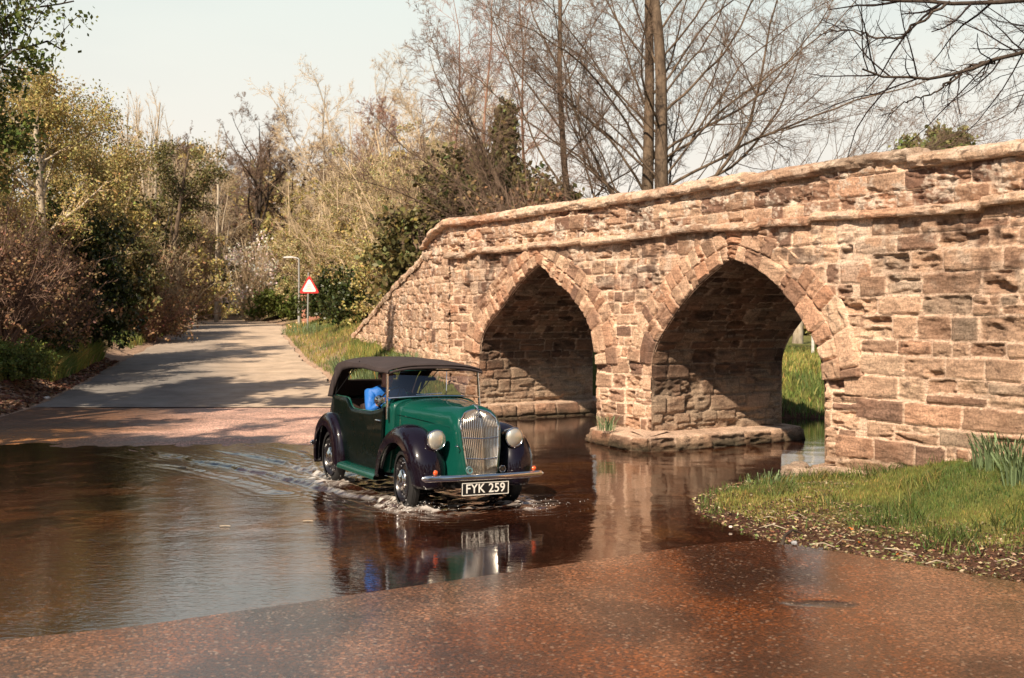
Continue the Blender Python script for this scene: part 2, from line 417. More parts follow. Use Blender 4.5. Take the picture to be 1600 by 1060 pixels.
# ---- water: a few centimetres deep over the ford, deeper under the bridge
CARP = Vector((-0.60, 12.2, -0.06)); CARY = math.atan2(-0.883, 0.469)
wx_ = axis((-30,-8,.5),(-8,-6,.12),(-6,2.2,.028),(2.2,6,.12),(6,31,.6)); wy_ = axis((5,9.5,.3),(9.5,18.6,.028),(18.6,24,.15),(24,39,.6))
X, Y = np.meshgrid(wx_, wy_, indexing='ij')
def pl_dist(X, Y, pts):
    d = np.full(X.shape, 1e9); f = np.zeros(X.shape); side = np.zeros(X.shape)
    P = np.array(pts, float); tot = np.r_[0, np.cumsum(np.hypot(*np.diff(P, axis=0).T))]
    for i in range(len(P)-1):
        ex, ey = P[i+1]-P[i]; wx, wy = X-P[i, 0], Y-P[i, 1]; l2 = ex*ex+ey*ey
        t = np.clip((wx*ex+wy*ey)/l2, 0, 1); dd = np.hypot(wx-ex*t, wy-ey*t); m_ = dd < d
        d = np.where(m_, dd, d); f = np.where(m_, (tot[i]+t*math.sqrt(l2))/tot[-1], f)
        side = np.where(m_, np.sign(wx*ey-wy*ex), side)
    return d, f, side
wakes = [([(-0.72,11.50),(-0.98,11.66),(-1.35,12.15),(-1.93,12.9),(-2.5,13.6),(-3.2,14.45),(-4.0,15.35),(-5.6,17.0)], 0.026, 0.042, 0.8),
         ([(-2.0,13.75),(-2.15,13.95),(-2.6,14.7),(-3.1,15.5),(-4.4,16.9)], 0.026, 0.05, 0.7),
         ([(-2.4,14.2),(-2.6,15.2),(-2.9,16.3),(-3.6,17.3)], 0.014, 0.05, 0.25),
         ([(-1.15,12.1),(-1.5,12.75),(-2.0,13.5),(-2.4,14.0)], 0.016, 0.05, 0.5),
         ([(0.16,11.74),(0.34,11.86),(0.48,12.05)], 0.014, 0.05, 0.8),
         ([(-0.9,11.5),(-0.55,11.35),(-0.2,11.45),(0.2,11.75)], 0.012, 0.09, 0.2),
         ([(-2.6,12.9),(-3.3,13.9),(-4.2,14.9),(-6.4,16.7)], 0.012, 0.12, 0.05)]
Zw = np.zeros(X.shape); foam = np.zeros(X.shape)
jx = (fbm(X*2.2, Y*2.2, 3, 71)-0.5)*0.26; jy = (fbm(X*2.2, Y*2.2, 3, 81)-0.5)*0.26
fn = fbm(X*8, Y*14, 4, 77); fn2 = fbm(X*15+Y*9, Y*17-X*6, 3, 78)
for pts, a, s, fo in wakes:
    d, f, sd_ = pl_dist(X+jx*0.6, Y+jy*0.6, pts)
    dec = (1-f)**0.5
    Zw += a*dec*(0.55+0.5*fn+0.5*fn2)*np.exp(-(d/s)**2) - a*0.35*dec*np.exp(-((d-2.2*s)/(1.5*s))**2)
    Zw += a*0.25*dec*np.cos(d*42)*np.exp(-(d/0.45)**2)
    foam = np.maximum(foam, fo*np.exp(-(d/(s*1.15))**2)*sstep(0.72, 1.0, dec)*sstep(0.47, 0.62, fn*0.5+fn2*0.5+0.05*dec))
cr_ = (X-CARP.x)*math.cos(CARY)+(Y-CARP.y)*math.sin(CARY); cl = -(X-CARP.x)*math.sin(CARY)+(Y-CARP.y)*math.cos(CARY)
ch = np.exp(-(cl/0.8)**2)*sstep(-4.5, -3.0, cr_)*(1-sstep(0.2, 0.9, cr_))     # churned water under and behind the car
Zw += ch*0.022*(fbm(X*7, Y*7, 4, 55)-0.5)*2
foam = np.maximum(foam, 0.5*ch*sstep(0.56, 0.66, fbm(X*5, Y*12, 4, 56)))
for (hx, hy) in ((0, -.6), (0, .58), (-2.26, -.6), (-2.26, .58)):              # water thrown round each tyre
    dd = np.hypot((cr_-hx)/0.42, (cl-hy)/0.19)
    Zw += 0.026*np.exp(-((dd-1)/0.28)**2)*(0.2+0.8*fn+0.7*fn2)*sstep(-0.4, 0.5, (cr_-hx)+0.25)
    foam = np.maximum(foam, 0.85*np.exp(-((dd-1)/0.40)**2)*sstep(0.48, 0.62, fn*0.35+fn2*0.65+0.02))
Zw += 0.006*(fbm(X*3, Y*3, 3, 91)-0.5)
mask = sstep(9.4, 10.2, Y)*(1-sstep(17.2, 18.5, Y)); Zw = Zw*mask; foam = foam*mask
mw = mat('river_water', rough=0.02, ior=2.15); n = N(mw); v = n.coord()
b1 = n.noise(v, 0.55, 5, 0.6, 1.0)
c = n.ramp(b1, [(0.34, (0.014,0.005,0.003)), (0.54, (0.036,0.012,0.006)), (0.72, (0.10,0.038,0.010))])
sep = n.new('ShaderNodeSeparateColor'); n.link(n.voro(v, 45, out='Color'), sep.inputs[0]); c = n.mix(0.9, c, n.ramp(sep.outputs[0], [(0.0, 0.5), (0.85, 1.2), (1.0, 2.6)]), 'MULTIPLY')
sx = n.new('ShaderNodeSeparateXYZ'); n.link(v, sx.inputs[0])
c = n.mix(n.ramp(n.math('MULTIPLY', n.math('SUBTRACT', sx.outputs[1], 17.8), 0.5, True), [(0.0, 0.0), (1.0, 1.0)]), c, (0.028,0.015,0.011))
c = n.mix(n.math('MULTIPLY', n.attr(out='Fac'), 1.0, True), c, (0.74,0.68,0.62))
n.base(c)
n.rough(n.math('ADD', n.math('MULTIPLY', n.attr(out='Fac'), 0.6, True), 0.03))
vr = n.coord(scale=(0.6, 1.5, 1), rot=(0, 0, 0.12))
rip = n.noise(vr, 9, 3, 0.55, 0.4); rip2 = n.noise(vr, 26, 2, 0.5, 0.3)
amp = n.math('ADD', n.math('MULTIPLY', n.math('MULTIPLY', n.math('SUBTRACT', -0.6, sx.outputs[0]), 0.45, True), 0.34), 0.18)
h = n.math('MULTIPLY', n.math('ADD', n.math('MULTIPLY', rip, 0.8), n.math('MULTIPLY', rip2, 0.55)), amp)
n.normal(n.bump(h, 0.0055, 1.0)); M['water'] = mw
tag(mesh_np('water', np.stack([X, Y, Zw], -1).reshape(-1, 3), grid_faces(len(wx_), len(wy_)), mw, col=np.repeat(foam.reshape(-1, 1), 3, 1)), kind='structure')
# ------------------------------------------------------------------ the bridge: every course and block modelled in relief
PAL = np.array([[0.54,0.375,0.26],[0.47,0.325,0.225],[0.38,0.255,0.175],[0.60,0.44,0.31],[0.48,0.30,0.20],[0.31,0.20,0.14],[0.205,0.13,0.095],[0.43,0.25,0.16],[0.37,0.285,0.21],[0.25,0.16,0.115]])*np.array([1.07,1.0,0.97])
PW = np.array([.20,.18,.15,.13,.07,.09,.045,.025,.06,.05])
MORT = np.array([0.82,0.58,0.42])

def layout(u0, u1, v0, v1, rng, ch=(0.16,0.34), cw=(0.22,0.75), split=0.12, dark=0.0):
    st = []; v_ = v0
    while v_ < v1:
        h = rng.uniform(*ch)
        if v1-(v_+h) < ch[0]*0.6: h = v1-v_
        u_ = u0-rng.uniform(0, cw[1])
        while u_ < u1:
            wd = rng.uniform(*cw)*(0.75 if h < 0.2 else 1.0)
            if rng.random() < split and h > 0.2:
                k = rng.uniform(0.4, 0.6)
                st.append((u_, u_+wd, v_, v_+h*k)); 
                if rng.random() < 0.6:
                    m_ = rng.uniform(.35, .65); st.append((u_, u_+wd*m_, v_+h*k, v_+h)); st.append((u_+wd*m_, u_+wd, v_+h*k, v_+h))
                else: st.append((u_, u_+wd, v_+h*k, v_+h))
            else: st.append((u_, u_+wd, v_, v_+h))
            u_ += wd
        v_ += h
    return st

def relief(us, vs_, st, rng, joint=0.016, depth=0.03, round_=0.020, wob=0.022, ero=1.0, pal_w=None, bed=1, lichen=0.0, mort=MORT, dark=1.0, var=0.02):
    """height and colour fields over the grid us x vs_ for the blocks st"""
    U, V = np.meshgrid(us, vs_, indexing='ij')
    sd = int(rng.integers(0, 200))
    Uw = U+(fbm(U*3.1, V*3.1, 3, sd)-0.5)*wob*2+(fbm(U*14, V*14, 2, sd+3)-0.5)*wob*0.5
    Vw = V+(fbm(U*2.3, V*3.7, 3, sd+1)-0.5)*wob*1.6+(fbm(U*14, V*14, 2, sd+4)-0.5)*wob*0.5
    H = np.zeros(U.shape); C = np.tile(mort, U.shape+(1,)).astype(float)*(0.85+0.3*fbm(U*5, V*5, 3, sd+9))[..., None]
    rough = fbm(U*9, V*22 if bed else V*9, 4, sd+5)-0.5
    rough2 = fbm(U*4, V*6, 4, sd+6)-0.5
    pw = PW if pal_w is None else np.array(pal_w); pw = pw/pw.sum()
    for (a, b, c_, d_) in st:
        i0, i1 = np.searchsorted(us, [a-wob*2, b+wob*2]); j0, j1 = np.searchsorted(vs_, [c_-wob*2, d_+wob*2])
        pr = rng.normal(0, 0.35); tx, ty = rng.normal(0, 0.25, 2); base = PAL[rng.choice(len(PAL), p=pw)]*rng.uniform(0.82, 1.2)
        er = max(0.15, rng.gamma(1.6, 0.55))*ero
        if i1 <= i0 or j1 <= j0: continue
        s = (slice(i0, i1), slice(j0, j1))
        du = np.minimum(Uw[s]-a, b-Uw[s])-joint*0.5; dv = np.minimum(Vw[s]-c_, d_-Vw[s])-joint*0.5
        r_ = min(round_*(0.5+0.6*er), 0.45*min(b-a, d_-c_))
        qu = np.clip(1-du/r_, 0, 1.2); qv = np.clip(1-dv/r_, 0, 1.2)
        q = np.hypot(qu, qv); prof = np.sqrt(np.clip(1-q**2.2, 0, 1))
        ins = (np.minimum(du, dv) > 0) & (q < 1)
        uc = (U[s]-(a+b)/2)/(b-a); vc = (V[s]-(c_+d_)/2)/(d_-c_)
        h = depth*prof*(1+0.35*pr+tx*uc+ty*vc)+prof*(rough[s]*0.036*er+rough2[s]*0.040*er-0.012*(er > 1.4)*er)
        if rng.random() < 0.30*ero:
            cv = sstep(0.52, 0.66, fbm(U[s]*3.5+a, V[s]*16 if bed else V[s]*5, 3, sd+21)); h = h-prof*cv*0.045
        H[s] = np.where(ins, h, H[s])
        tone = (1+0.5*rough2[s]+0.35*rough[s])[..., None]
        C[s] = np.where(ins[..., None], base*dark*tone, C[s])
    if lichen:
        L1 = sstep(0.60, 0.70, fbm(U*7, V*7, 4, sd+31)*0.6+fbm(U*30, V*30, 3, sd+32)*0.4+lichen)[..., None]
        C = C*(1-0.8*L1)+np.array([0.74,0.62,0.50])*0.8*L1
    return U, V, H, C

bridge = empty('stone_bridge', (BO[0]+BU[0]*4.7, BO[1]+BU[1]*4.7, 0))
tag(bridge, 'old pink sandstone packhorse bridge with two pointed arches over the ford stream', 'bridge')
BL = bridge.location
def bpart(name, V, F, col, label=None, m=None):
    V = np.asarray(V, float).reshape(-1, 3)-np.array(BL)
    o = mesh_np(name, V, F, m or M['stone'], bridge, col=np.clip(col.reshape(-1, 3), 0.01, 0.95))
    if label: o['label'] = label
    return o
def TW(t, w_, z): return np.stack([BO[0]+BU[0]*t+BN[0]*w_, BO[1]+BU[1]*t+BN[1]*w_, z+0*t], -1)
BW = 2.55

A2 = [(5.42,-.4),(5.42,.4),(5.42,1.0),(5.43,1.35),(5.52,1.54),(5.73,1.76),(5.95,1.97),(6.18,2.17),(6.47,2.38),(6.78,2.55),(7.06,2.68),(7.22,2.74),(7.40,2.68),(7.70,2.58),(8.0,2.43),(8.34,2.15),(8.56,1.93),(8.74,1.70),(8.87,1.45),(8.93,1.15),(8.94,.4),(8.94,-.4)]
A1 = [(0,-.4),(0,.4),(0,1.2),(.03,1.45),(.13,1.62),(.35,1.80),(.65,1.98),(.95,2.17),(1.44,2.49),(1.9,2.74),(2.21,2.85),(2.45,2.74),(2.72,2.56),(3.0,2.41),(3.3,2.24),(3.6,2.02),(3.82,1.78),(3.94,1.5),(3.97,1.2),(3.97,.4),(3.97,-.4)]
def resamp(P, step):
    P = np.array(P, float); s = np.r_[0, np.cumsum(np.hypot(*np.diff(P, axis=0).T))]
    f = np.arange(0, s[-1], step); f = np.r_[f, s[-1]]
    return np.stack([np.interp(f, s, P[:, 0]), np.interp(f, s, P[:, 1])], -1), f
def smoothp(P, k):
    Q = P.copy()
    for _ in range(k): Q[1:-1] = 0.25*Q[:-2]+0.5*Q[1:-1]+0.25*Q[2:]
    return Q
arches = []
for A in (A1, A2):
    P, s = resamp(A, 0.02)
    ap = int(np.argmax(P[:, 1])); a, b = smoothp(P[:ap+1], 60), smoothp(P[ap:], 60)
    P = np.r_[a, b[1:]]; s = np.r_[0, np.cumsum(np.hypot(*np.diff(P, axis=0).T))]
    T = np.gradient(P, axis=0); T /= np.linalg.norm(T, axis=1)[:, None]
    Nn = np.stack([-T[:, 1], T[:, 0]], -1)          # left of travel (up-left side going over): points out of the opening
    for _ in range(14): Nn[1:-1] = (Nn[:-2]+Nn[1:-1]+Nn[2:])/3; Nn /= np.linalg.norm(Nn, axis=1)[:, None]
    arches.append((P, s, Nn))

ring_t = []
def ring_thick(P): return np.interp(P[:, 1], [1.0, 1.8, 2.45, 2.9], [0.30, 0.30, 0.25, 0.18])
def cut_thick(P): return np.interp(P[:, 1], [1.26, 1.40, 1.8, 2.45, 2.9], [0.0, 0.27, 0.27, 0.235, 0.17])

def face(w_, sgn, name, du, dv, u0, u1, v1, seed, joint=0.018):
    rng = np.random.default_rng(seed)
    us = np.arange(u0, u1, du); vs_ = np.arange(-0.35, v1, dv)
    st = [q_ for q_ in layout(u0, u1, -0.35, v1, rng, (0.13, 0.27), (0.20, 0.58)) if q_[0] < 9.3]
    st = st+[q_ for q_ in layout(9.3, u1, -0.35, v1, rng, (0.17, 0.29), (0.30, 0.85), 0.10) if q_[0] > 8.98]
    U, V, H, C = relief(us, vs_, st, rng, joint=0.030, depth=0.021, ero=1.25)
    top = (V > 2.35)[..., None]; lich = sstep(0.5, 0.62, fbm(U*6, V*6, 4, 5))[..., None]*0.55*sstep(2.0, 2.7, V)[..., None]
    C = C*(1-lich)+np.array([0.70,0.56,0.44])*lich
    stn = sstep(0.56, 0.66, fbm(U*1.3, V*2.6, 4, 15)*0.6+fbm(U*9, V*9, 3, 16)*0.4)[..., None]*0.75*sstep(1.9, 2.9, V+0.5*(fbm(U*0.4, V*0, 2, 3)-0.4))[..., None]; C = C*(1-stn)+np.array([0.10,0.065,0.05])*stn
    pt_ = fbm(U*0.55, V*0.9, 4, 88)[..., None]; C = C*(0.62+0.76*pt_)
    # damp dark foot
    ft = (1-sstep(0.05, 0.55, V+0.3*(fbm(U*2, V*2, 3, 8)-0.5)))[..., None]; C = C*(1-0.55*ft)+np.array([0.10,0.075,0.045])*0.55*ft
    inside = np.zeros(U.shape, bool)
    for P, s, Nn in arches:
        th = cut_thick(P)
        Q = P+Nn*th[:, None]
        inside |= sdf(U, V, Q.tolist()) < 0
    H = H+0.035*(fbm(U*0.5, V*0.5, 3, 66)-0.5)*2*sstep(0,1,V)
    F = grid_faces(len(us), len(vs_)); F = F[~inside.ravel()[F].any(1)]
    if sgn < 0: pass
    P3 = TW(U, w_-sgn*H, V)
    bpart(name, P3, F, C)
face(0.0, 1, 'face_wall', 0.022, 0.014, -1.31, 17.5, 3.14, 5)
face(BW, -1, 'back_wall', 0.08, 0.05, -1.31, 17.5, 3.14, 6)

for ai, (P, s, Nn) in enumerate(arches):
    rng = np.random.default_rng(40+ai)
    k0 = np.argmax(P[:, 1] > 1.20); k1 = len(P)-np.argmax(P[::-1, 1] > 1.16)
    Pr, sr, Nr, th = P[k0:k1], s[k0:k1], Nn[k0:k1], ring_thick(P)[k0:k1]
    for order, (r0, r1, out, nm) in enumerate(((0.0, 1.0, 0.070, 'arch_ring'), (1.0, 2.05, 0.056, 'outer_arch_ring'))):
        st = []; a = sr[0]
        while a < sr[-1]:
            wd = rng.uniform(0.11, 0.24) if rng.random() < 0.78 else rng.uniform(0.28, 0.42)
            st.append((a, min(a+wd, sr[-1]), 0.0, 1.0)); a += wd
        vs_ = np.linspace(0, 1, 20)
        us = np.arange(sr[0], sr[-1], 0.013)
        # relief in scaled v (thickness about 0.25)
        st = [(a_, b_, c_*0.25, d_*0.25) for a_, b_, c_, d_ in st]
        U, V, H, C = relief(us, vs_*0.25, st, rng, joint=0.020, depth=out, round_=0.016, wob=0.010, ero=0.9, pal_w=[.2,.18,.12,.14,.14,.08,.02,.12,.0,.0])
        H = np.maximum(H, 0.012); H[:, 0] = -0.02 if order == 0 else H[:, 0]*0.2; H[:, -1] = -0.04
        if order == 0: H[:, 0] = -0.01
        H[0, :] = -0.03; H[-1, :] = -0.03
        pt = np.stack([np.interp(us, sr, Pr[:, 0]), np.interp(us, sr, Pr[:, 1])], -1)
        nt_ = np.stack([np.interp(us, sr, Nr[:, 0]), np.interp(us, sr, Nr[:, 1])], -1); tt = np.interp(us, sr, th)
        rr = (r0+(r1-r0)*vs_)
        rr = rr[None, :]*tt[:, None]
        if order == 0: rr[:, 0] += -0.004
        else: rr = rr-0.006
        T_ = pt[:, 0][:, None]+nt_[:, 0][:, None]*rr; Z_ = pt[:, 1][:, None]+nt_[:, 1][:, None]*rr
        Z_ = np.minimum(Z_, 3.14)
        for wbase, sg in ((0.0, 1), (BW, -1)):
            if sg < 0 and order == 1: continue
            Hb = H*(1 if sg > 0 else 0.6)
            bpart(nm, TW(T_, wbase-sg*Hb, Z_), grid_faces(len(us), len(vs_)), C)
    # vault: inner walls and soffit
    rng = np.random.default_rng(60+ai)
    us = np.arange(-0.02, BW+0.02, 0.025); vs_ = np.arange(0, s[-1], 0.018)
    st = layout(0, BW, 0, s[-1], rng, (0.13, 0.26), (0.18, 0.55))
    U, V, H, C = relief(us, vs_, st, rng, depth=0.035, ero=1.5, dark=0.34, wob=0.03, pal_w=[.1,.12,.14,.03,.14,.14,.14,.1,.0,.09], mort=MORT*0.4)  # stones and mortar darkened to paint in the shade under the arch
    pt = np.stack([np.interp(vs_, s, P[:, 0]), np.interp(vs_, s, P[:, 1])], -1); nt_ = np.stack([np.interp(vs_, s, Nn[:, 0]), np.interp(vs_, s, Nn[:, 1])], -1)
    H = H-0.012
    edge_ = 1-np.clip(np.minimum(U, BW-U)/0.05, 0, 1); H = H*(1-edge_)
    T_ = pt[:, 0][None, :]-nt_[:, 0][None, :]*H; Z_ = pt[:, 1][None, :]-nt_[:, 1][None, :]*H
    ft = (1-sstep(0.5, 1.3, Z_+0.5*(fbm(U*3, V*3, 3, 8)-0.5)))[..., None]; C = C*(1-0.65*ft)+np.array([0.46,0.34,0.24])*0.65*ft  # lower walls kept pale: their sunlit part is painted into the colour
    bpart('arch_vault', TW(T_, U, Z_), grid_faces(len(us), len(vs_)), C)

# ---- path that the string course, parapet and coping follow (front): face, then the turn and the wing down to the lane
front = [tw(17.5, 0), tw(-1.31, 0), (-1.62, 23.9), (-1.92, 25.1)]
def path_frames(pts, step):
    P, s = resamp([(a, b) for a, b in pts], step)
    P = smoothp(P, 4)
    T = np.gradient(P, axis=0); T /= np.linalg.norm(T, axis=1)[:, None]
    Nn = np.stack([-T[:, 1], T[:, 0]], -1)
    return P, s, T, Nn
def sweep(name, pts, step, prof_fn, col_fn=None, joints=None, seed=1, flip=False, lichen=0.05, ztop=None):
    """profile swept along the path; prof: (k,2) of (outward, z)"""
    P, s, T, Nn = path_frames(pts, step)
    rng = np.random.default_rng(seed)
    prof = np.array(prof_fn, float); k = len(prof)
    a = 0; st = []
    while a < s[-1]:
        wd = rng.uniform(*joints); st.append((a, a+wd)); a += wd
    hh = np.zeros(len(s)); oo = np.zeros(len(s)); jn = np.ones(len(s)); cc = np.zeros((len(s), 3))
    for a, b in st:
        m_ = (s >= a) & (s < b); hh[m_] = rng.normal(0, 0.009)+rng.normal(0, 0.016)*((s[m_]-a)/(b-a)-0.5); oo[m_] = rng.normal(0, 0.009)
        d = np.minimum(s[m_]-a, b-s[m_]); jn[m_] = np.clip(d/0.02, 0, 1)
        cc[m_] = PAL[rng.choice([0,1,2,3,3,4,8])]*rng.uniform(.9, 1.15)
    S, K = np.meshgrid(s, np.r_[0, np.cumsum(np.hypot(*np.diff(prof, axis=0).T))], indexing='ij')
    rg = (fbm(S*7, K*14, 4, seed+3)-0.5)
    rg2 = (fbm(S*1.6, K*5, 3, seed+4)-0.5)
    rg3 = (fbm(S*26, K*40, 3, seed+5)-0.5); chip = sstep(0.60, 0.70, fbm(S*2.3, K*6, 4, seed+6))
    O = prof[None, :, 0]+oo[:, None]*1.6+rg*0.032+rg2*0.022+rg3*0.020-0.020*(1-jn[:, None])-chip*0.035
    Zz = prof[None, :, 1]+hh[:, None]*1.6+rg*0.020+rg2*0.012+rg3*0.014-0.016*(1-jn[:, None])
    if ztop is not None: Zz = Zz+ztop(s)[:, None]
    O[:, 0] = prof[0, 0]; O[:, -1] = prof[-1, 0]
    V = np.stack([P[:, 0][:, None]+Nn[:, 0][:, None]*O*(-1 if flip else 1), P[:, 1][:, None]+Nn[:, 1][:, None]*O*(-1 if flip else 1), Zz], -1)
    C = cc[:, None, :]*(1+0.6*rg+0.5*rg2)[..., None]*(0.8+0.2*jn[:, None, None])
    Lc = sstep(0.50, 0.62, fbm(S*6, K*9+3, 4, seed+8)+lichen)[..., None]*0.65; C = C*(1-Lc)+np.array([0.72,0.56,0.43])*Lc
    bpart(name, V, grid_faces(len(s), k), C)
sstr = front[:2]
dense = lambda pr, k=4: np.array([[np.interp(q, np.arange(len(pr)), [p[i] for p in pr]) for i in (0, 1)] for q in np.linspace(0, len(pr)-1, (len(pr)-1)*k+1)])
ZS = lambda s: -0.10*sstep(5.6, 1.0, 0*s)+0*s
def dip(s): return -0.16*(1-sstep(2.5, 8.5, s))       # s runs from the right-hand end (t=17.5): the crown falls away off frame
sweep('string_course', sstr, 0.022, dense([(-0.05,3.10),(0.115,3.115),(0.135,3.15),(0.115,3.205),(-0.03,3.24)]), joints=(0.5,1.3), seed=3)
# parapet
def wallsheet(name, pts, step, zb, zt, seed, ch, cw, ztopf=None, zbotf=None, dz=0.014, off=0.0, lichen=0.06, flip=False, ero=1.2, pw=None, depth=0.03):
    P, s, T, Nn = path_frames(pts, step)
    rng = np.random.default_rng(seed); vs_ = np.arange(zb, zt, dz)
    st = layout(0, s[-1], zb, zt, rng, ch, cw)
    U, V, H, C = relief(s, vs_, st, rng, depth=depth, ero=ero, lichen=lichen, pal_w=pw)
    H = H+off
    sg = -1 if flip else 1
    Zt = V.copy()
    if ztopf is not None: Zt = np.minimum(Zt, ztopf(s)[:, None])
    W = np.stack([P[:, 0][:, None]+Nn[:, 0][:, None]*H*sg, P[:, 1][:, None]+Nn[:, 1][:, None]*H*sg, Zt], -1)
    F = grid_faces(len(s), len(vs_))
    if ztopf is not None:
        ok = (V <= ztopf(s)[:, None]+dz*1.01); F = F[ok.ravel()[F].all(1)]
    bpart(name, W, F, C)
totL = 18.81
cz = lambda s: -0.15*(1-sstep(3.5, 9.0, s)) - 0.32*sstep(totL-0.1, totL+2.3, s)
wallsheet('parapet', front, 0.022, 3.19, 3.76, 11, (0.17,0.30), (0.25,0.8), ztopf=lambda s: 3.74+cz(s), off=-0.01, lichen=0.085, ero=1.7, pw=[.14,.12,.12,.14,.05,.13,.16,.02,.06,.06])
sweep('coping', front, 0.022, dense([(-0.08,3.685),(0.085,3.69),(0.115,3.73),(0.10,3.80),(0.03,3.85),(-0.10,3.865),(-0.28,3.85),(-0.36,3.80),(-0.37,3.66)]), joints=(0.55,1.5), seed=9, ztop=cz)
wallsheet('parapet', [(x+BN[0]*0.34, y+BN[1]*0.34) for x, y in front[:2]], 0.09, 3.19, 3.76, 12, (0.17,0.30), (0.25,0.8), ztopf=lambda s: 3.72+cz(s), flip=True, dz=0.05)
back = [(x+BN[0]*BW, y+BN[1]*BW) for x, y in front[:2]]
wallsheet('back_parapet', back, 0.09, 3.1, 3.6, 13, (0.17,0.30), (0.25,0.8), flip=True, dz=0.05)
wallsheet('back_parapet', [(x-BN[0]*0.3, y-BN[1]*0.3) for x, y in back], 0.09, 3.1, 3.6, 14, (0.17,0.30), (0.25,0.8), dz=0.05)
sweep('back_coping', back, 0.06, dense([(-0.05,3.57),(0.06,3.58),(0.06,3.66),(0,3.70),(-0.3,3.70),(-0.36,3.66),(-0.36,3.57)]), joints=(0.55,1.4), seed=19, flip=True)
# deck
tt_ = np.linspace(-1.6, 17.5, 60); ww_ = np.linspace(0.25, BW-0.2, 8); Tt, Ww = np.meshgrid(tt_, ww_, indexing='ij')
bpart('deck', TW(Tt, Ww, 3.16+0.02*fbm(Tt*3, Ww*3, 2, 3)), grid_faces(60, 8), np.tile([0.28,0.22,0.17], Tt.shape+(1,)))
# wing wall: from the turn down to the lane
wing = [tw(-1.25, -0.0), (-1.62, 23.9), (-1.92, 25.1), (-2.35, 27.0), (-3.0, 29.5), (-3.85, 33.0), (-4.75, 36.0), (-5.15, 37.2)]
Pw, sw, _, _ = path_frames(wing, 0.03)
wz = np.interp(Pw[:, 1], [22.0,23.9,25.1,25.3,27.0,29.5,33.0,36.0,37.3], [3.2,3.2,3.2,3.22,3.05,2.72,2.18,1.62,1.28])
wztop = lambda s: np.interp(s, sw, wz)+0.03*(fbm(s*2.2, s*0+1, 2, 4)-0.5)
wallsheet('wing_wall', wing, 0.03, 0.1, 3.3, 21, (0.14,0.28), (0.2,0.6), ztopf=wztop, dz=0.018, off=0.0, lichen=0.03, pw=[.25,.2,.14,.2,.08,.04,.02,.03,.02,.02])
q = np.array([(0.05,-0.10),(0.07,-0.02),(0.05,0.05),(-0.02,0.09),(-0.25,0.10),(-0.42,0.07),(-0.45,-0.05)])
sweep('wing_coping', wing[1:], 0.03, dense(q.tolist(), 3), joints=(0.4,0.9), seed=29, ztop=lambda s: np.interp(s+1.5, sw, wz))
wallsheet('wing_wall', [(x+0.42, y+0.1) for x, y in wing[1:]], 0.12, 0.6, 3.3, 22, (0.14,0.28), (0.2,0.6), ztopf=wztop, dz=0.07, flip=True)

# ---- plinths: battered footings at the waterline
def plinth(pts, z0, z1, batter, seed, name, top=True):
    P = np.array([tw(a, b) for a, b in pts]); P, s = resamp(P, 0.025); P = smoothp(P, 3)
    T = np.gradient(P, axis=0); T /= np.linalg.norm(T, axis=1)[:, None]; Nn = np.stack([T[:, 1], -T[:, 0]], -1)
    rng = np.random.default_rng(seed); vs_ = np.arange(z0, z1+0.3, 0.016)
    st = layout(0, s[-1], z0, z1, rng, (0.12,0.20), (0.25,0.7), split=0)
    U, V, H, C = relief(s, vs_, st, rng, depth=0.05, ero=1.5, joint=0.02)
    over = np.clip(V-z1, 0, 1); H = np.where(V > z1, 0.02, H)
    O = H-batter*(V-z0)/(z1-z0)*(V <= z1)-batter*(V > z1)-over*2.2
    Zz = np.where(V > z1, z1+over*0.22, V)+0.02*(fbm(U*3, V*3, 3, 7)-0.5)
    moss = (1-sstep(0.04, 0.19, V+0.08*(fbm(U*4, V*4, 3, 9)-0.5)))[..., None]
    C = C*(1-0.85*moss)+np.array([0.035,0.032,0.016])*0.85*moss
    C = C*0.72
    bpart(name, np.stack([P[:, 0][:, None]-Nn[:, 0][:, None]*O*-1, P[:, 1][:, None]+Nn[:, 1][:, None]*O, Zz], -1), grid_faces(len(s), len(vs_)), C)
plinth([(5.3,2.95),(5.70,2.85),(5.82,2.3),(5.88,1.3),(5.92,0.1),(5.85,-0.42),(5.45,-0.55),(4.6,-0.50),(4.15,-0.4),(3.75,0.1),(3.7,1.2),(3.8,2.6),(3.9,2.9)][::-1], -0.3, 0.20, 0.10, 71, 'pier_footing')
plinth([(-1.6,-0.30),(-0.9,-0.30),(0.05,-0.28),(0.25,0.0),(0.28,1.3),(0.25,2.8)], -0.3, 0.27, 0.08, 72, 'abutment_footing')
plinth([(8.75,2.8),(8.78,1.2),(8.72,0.1),(8.8,-0.18),(9.4,-0.20),(10.6,-0.16)], -0.3, 0.14, 0.05, 73, 'abutment_footing')
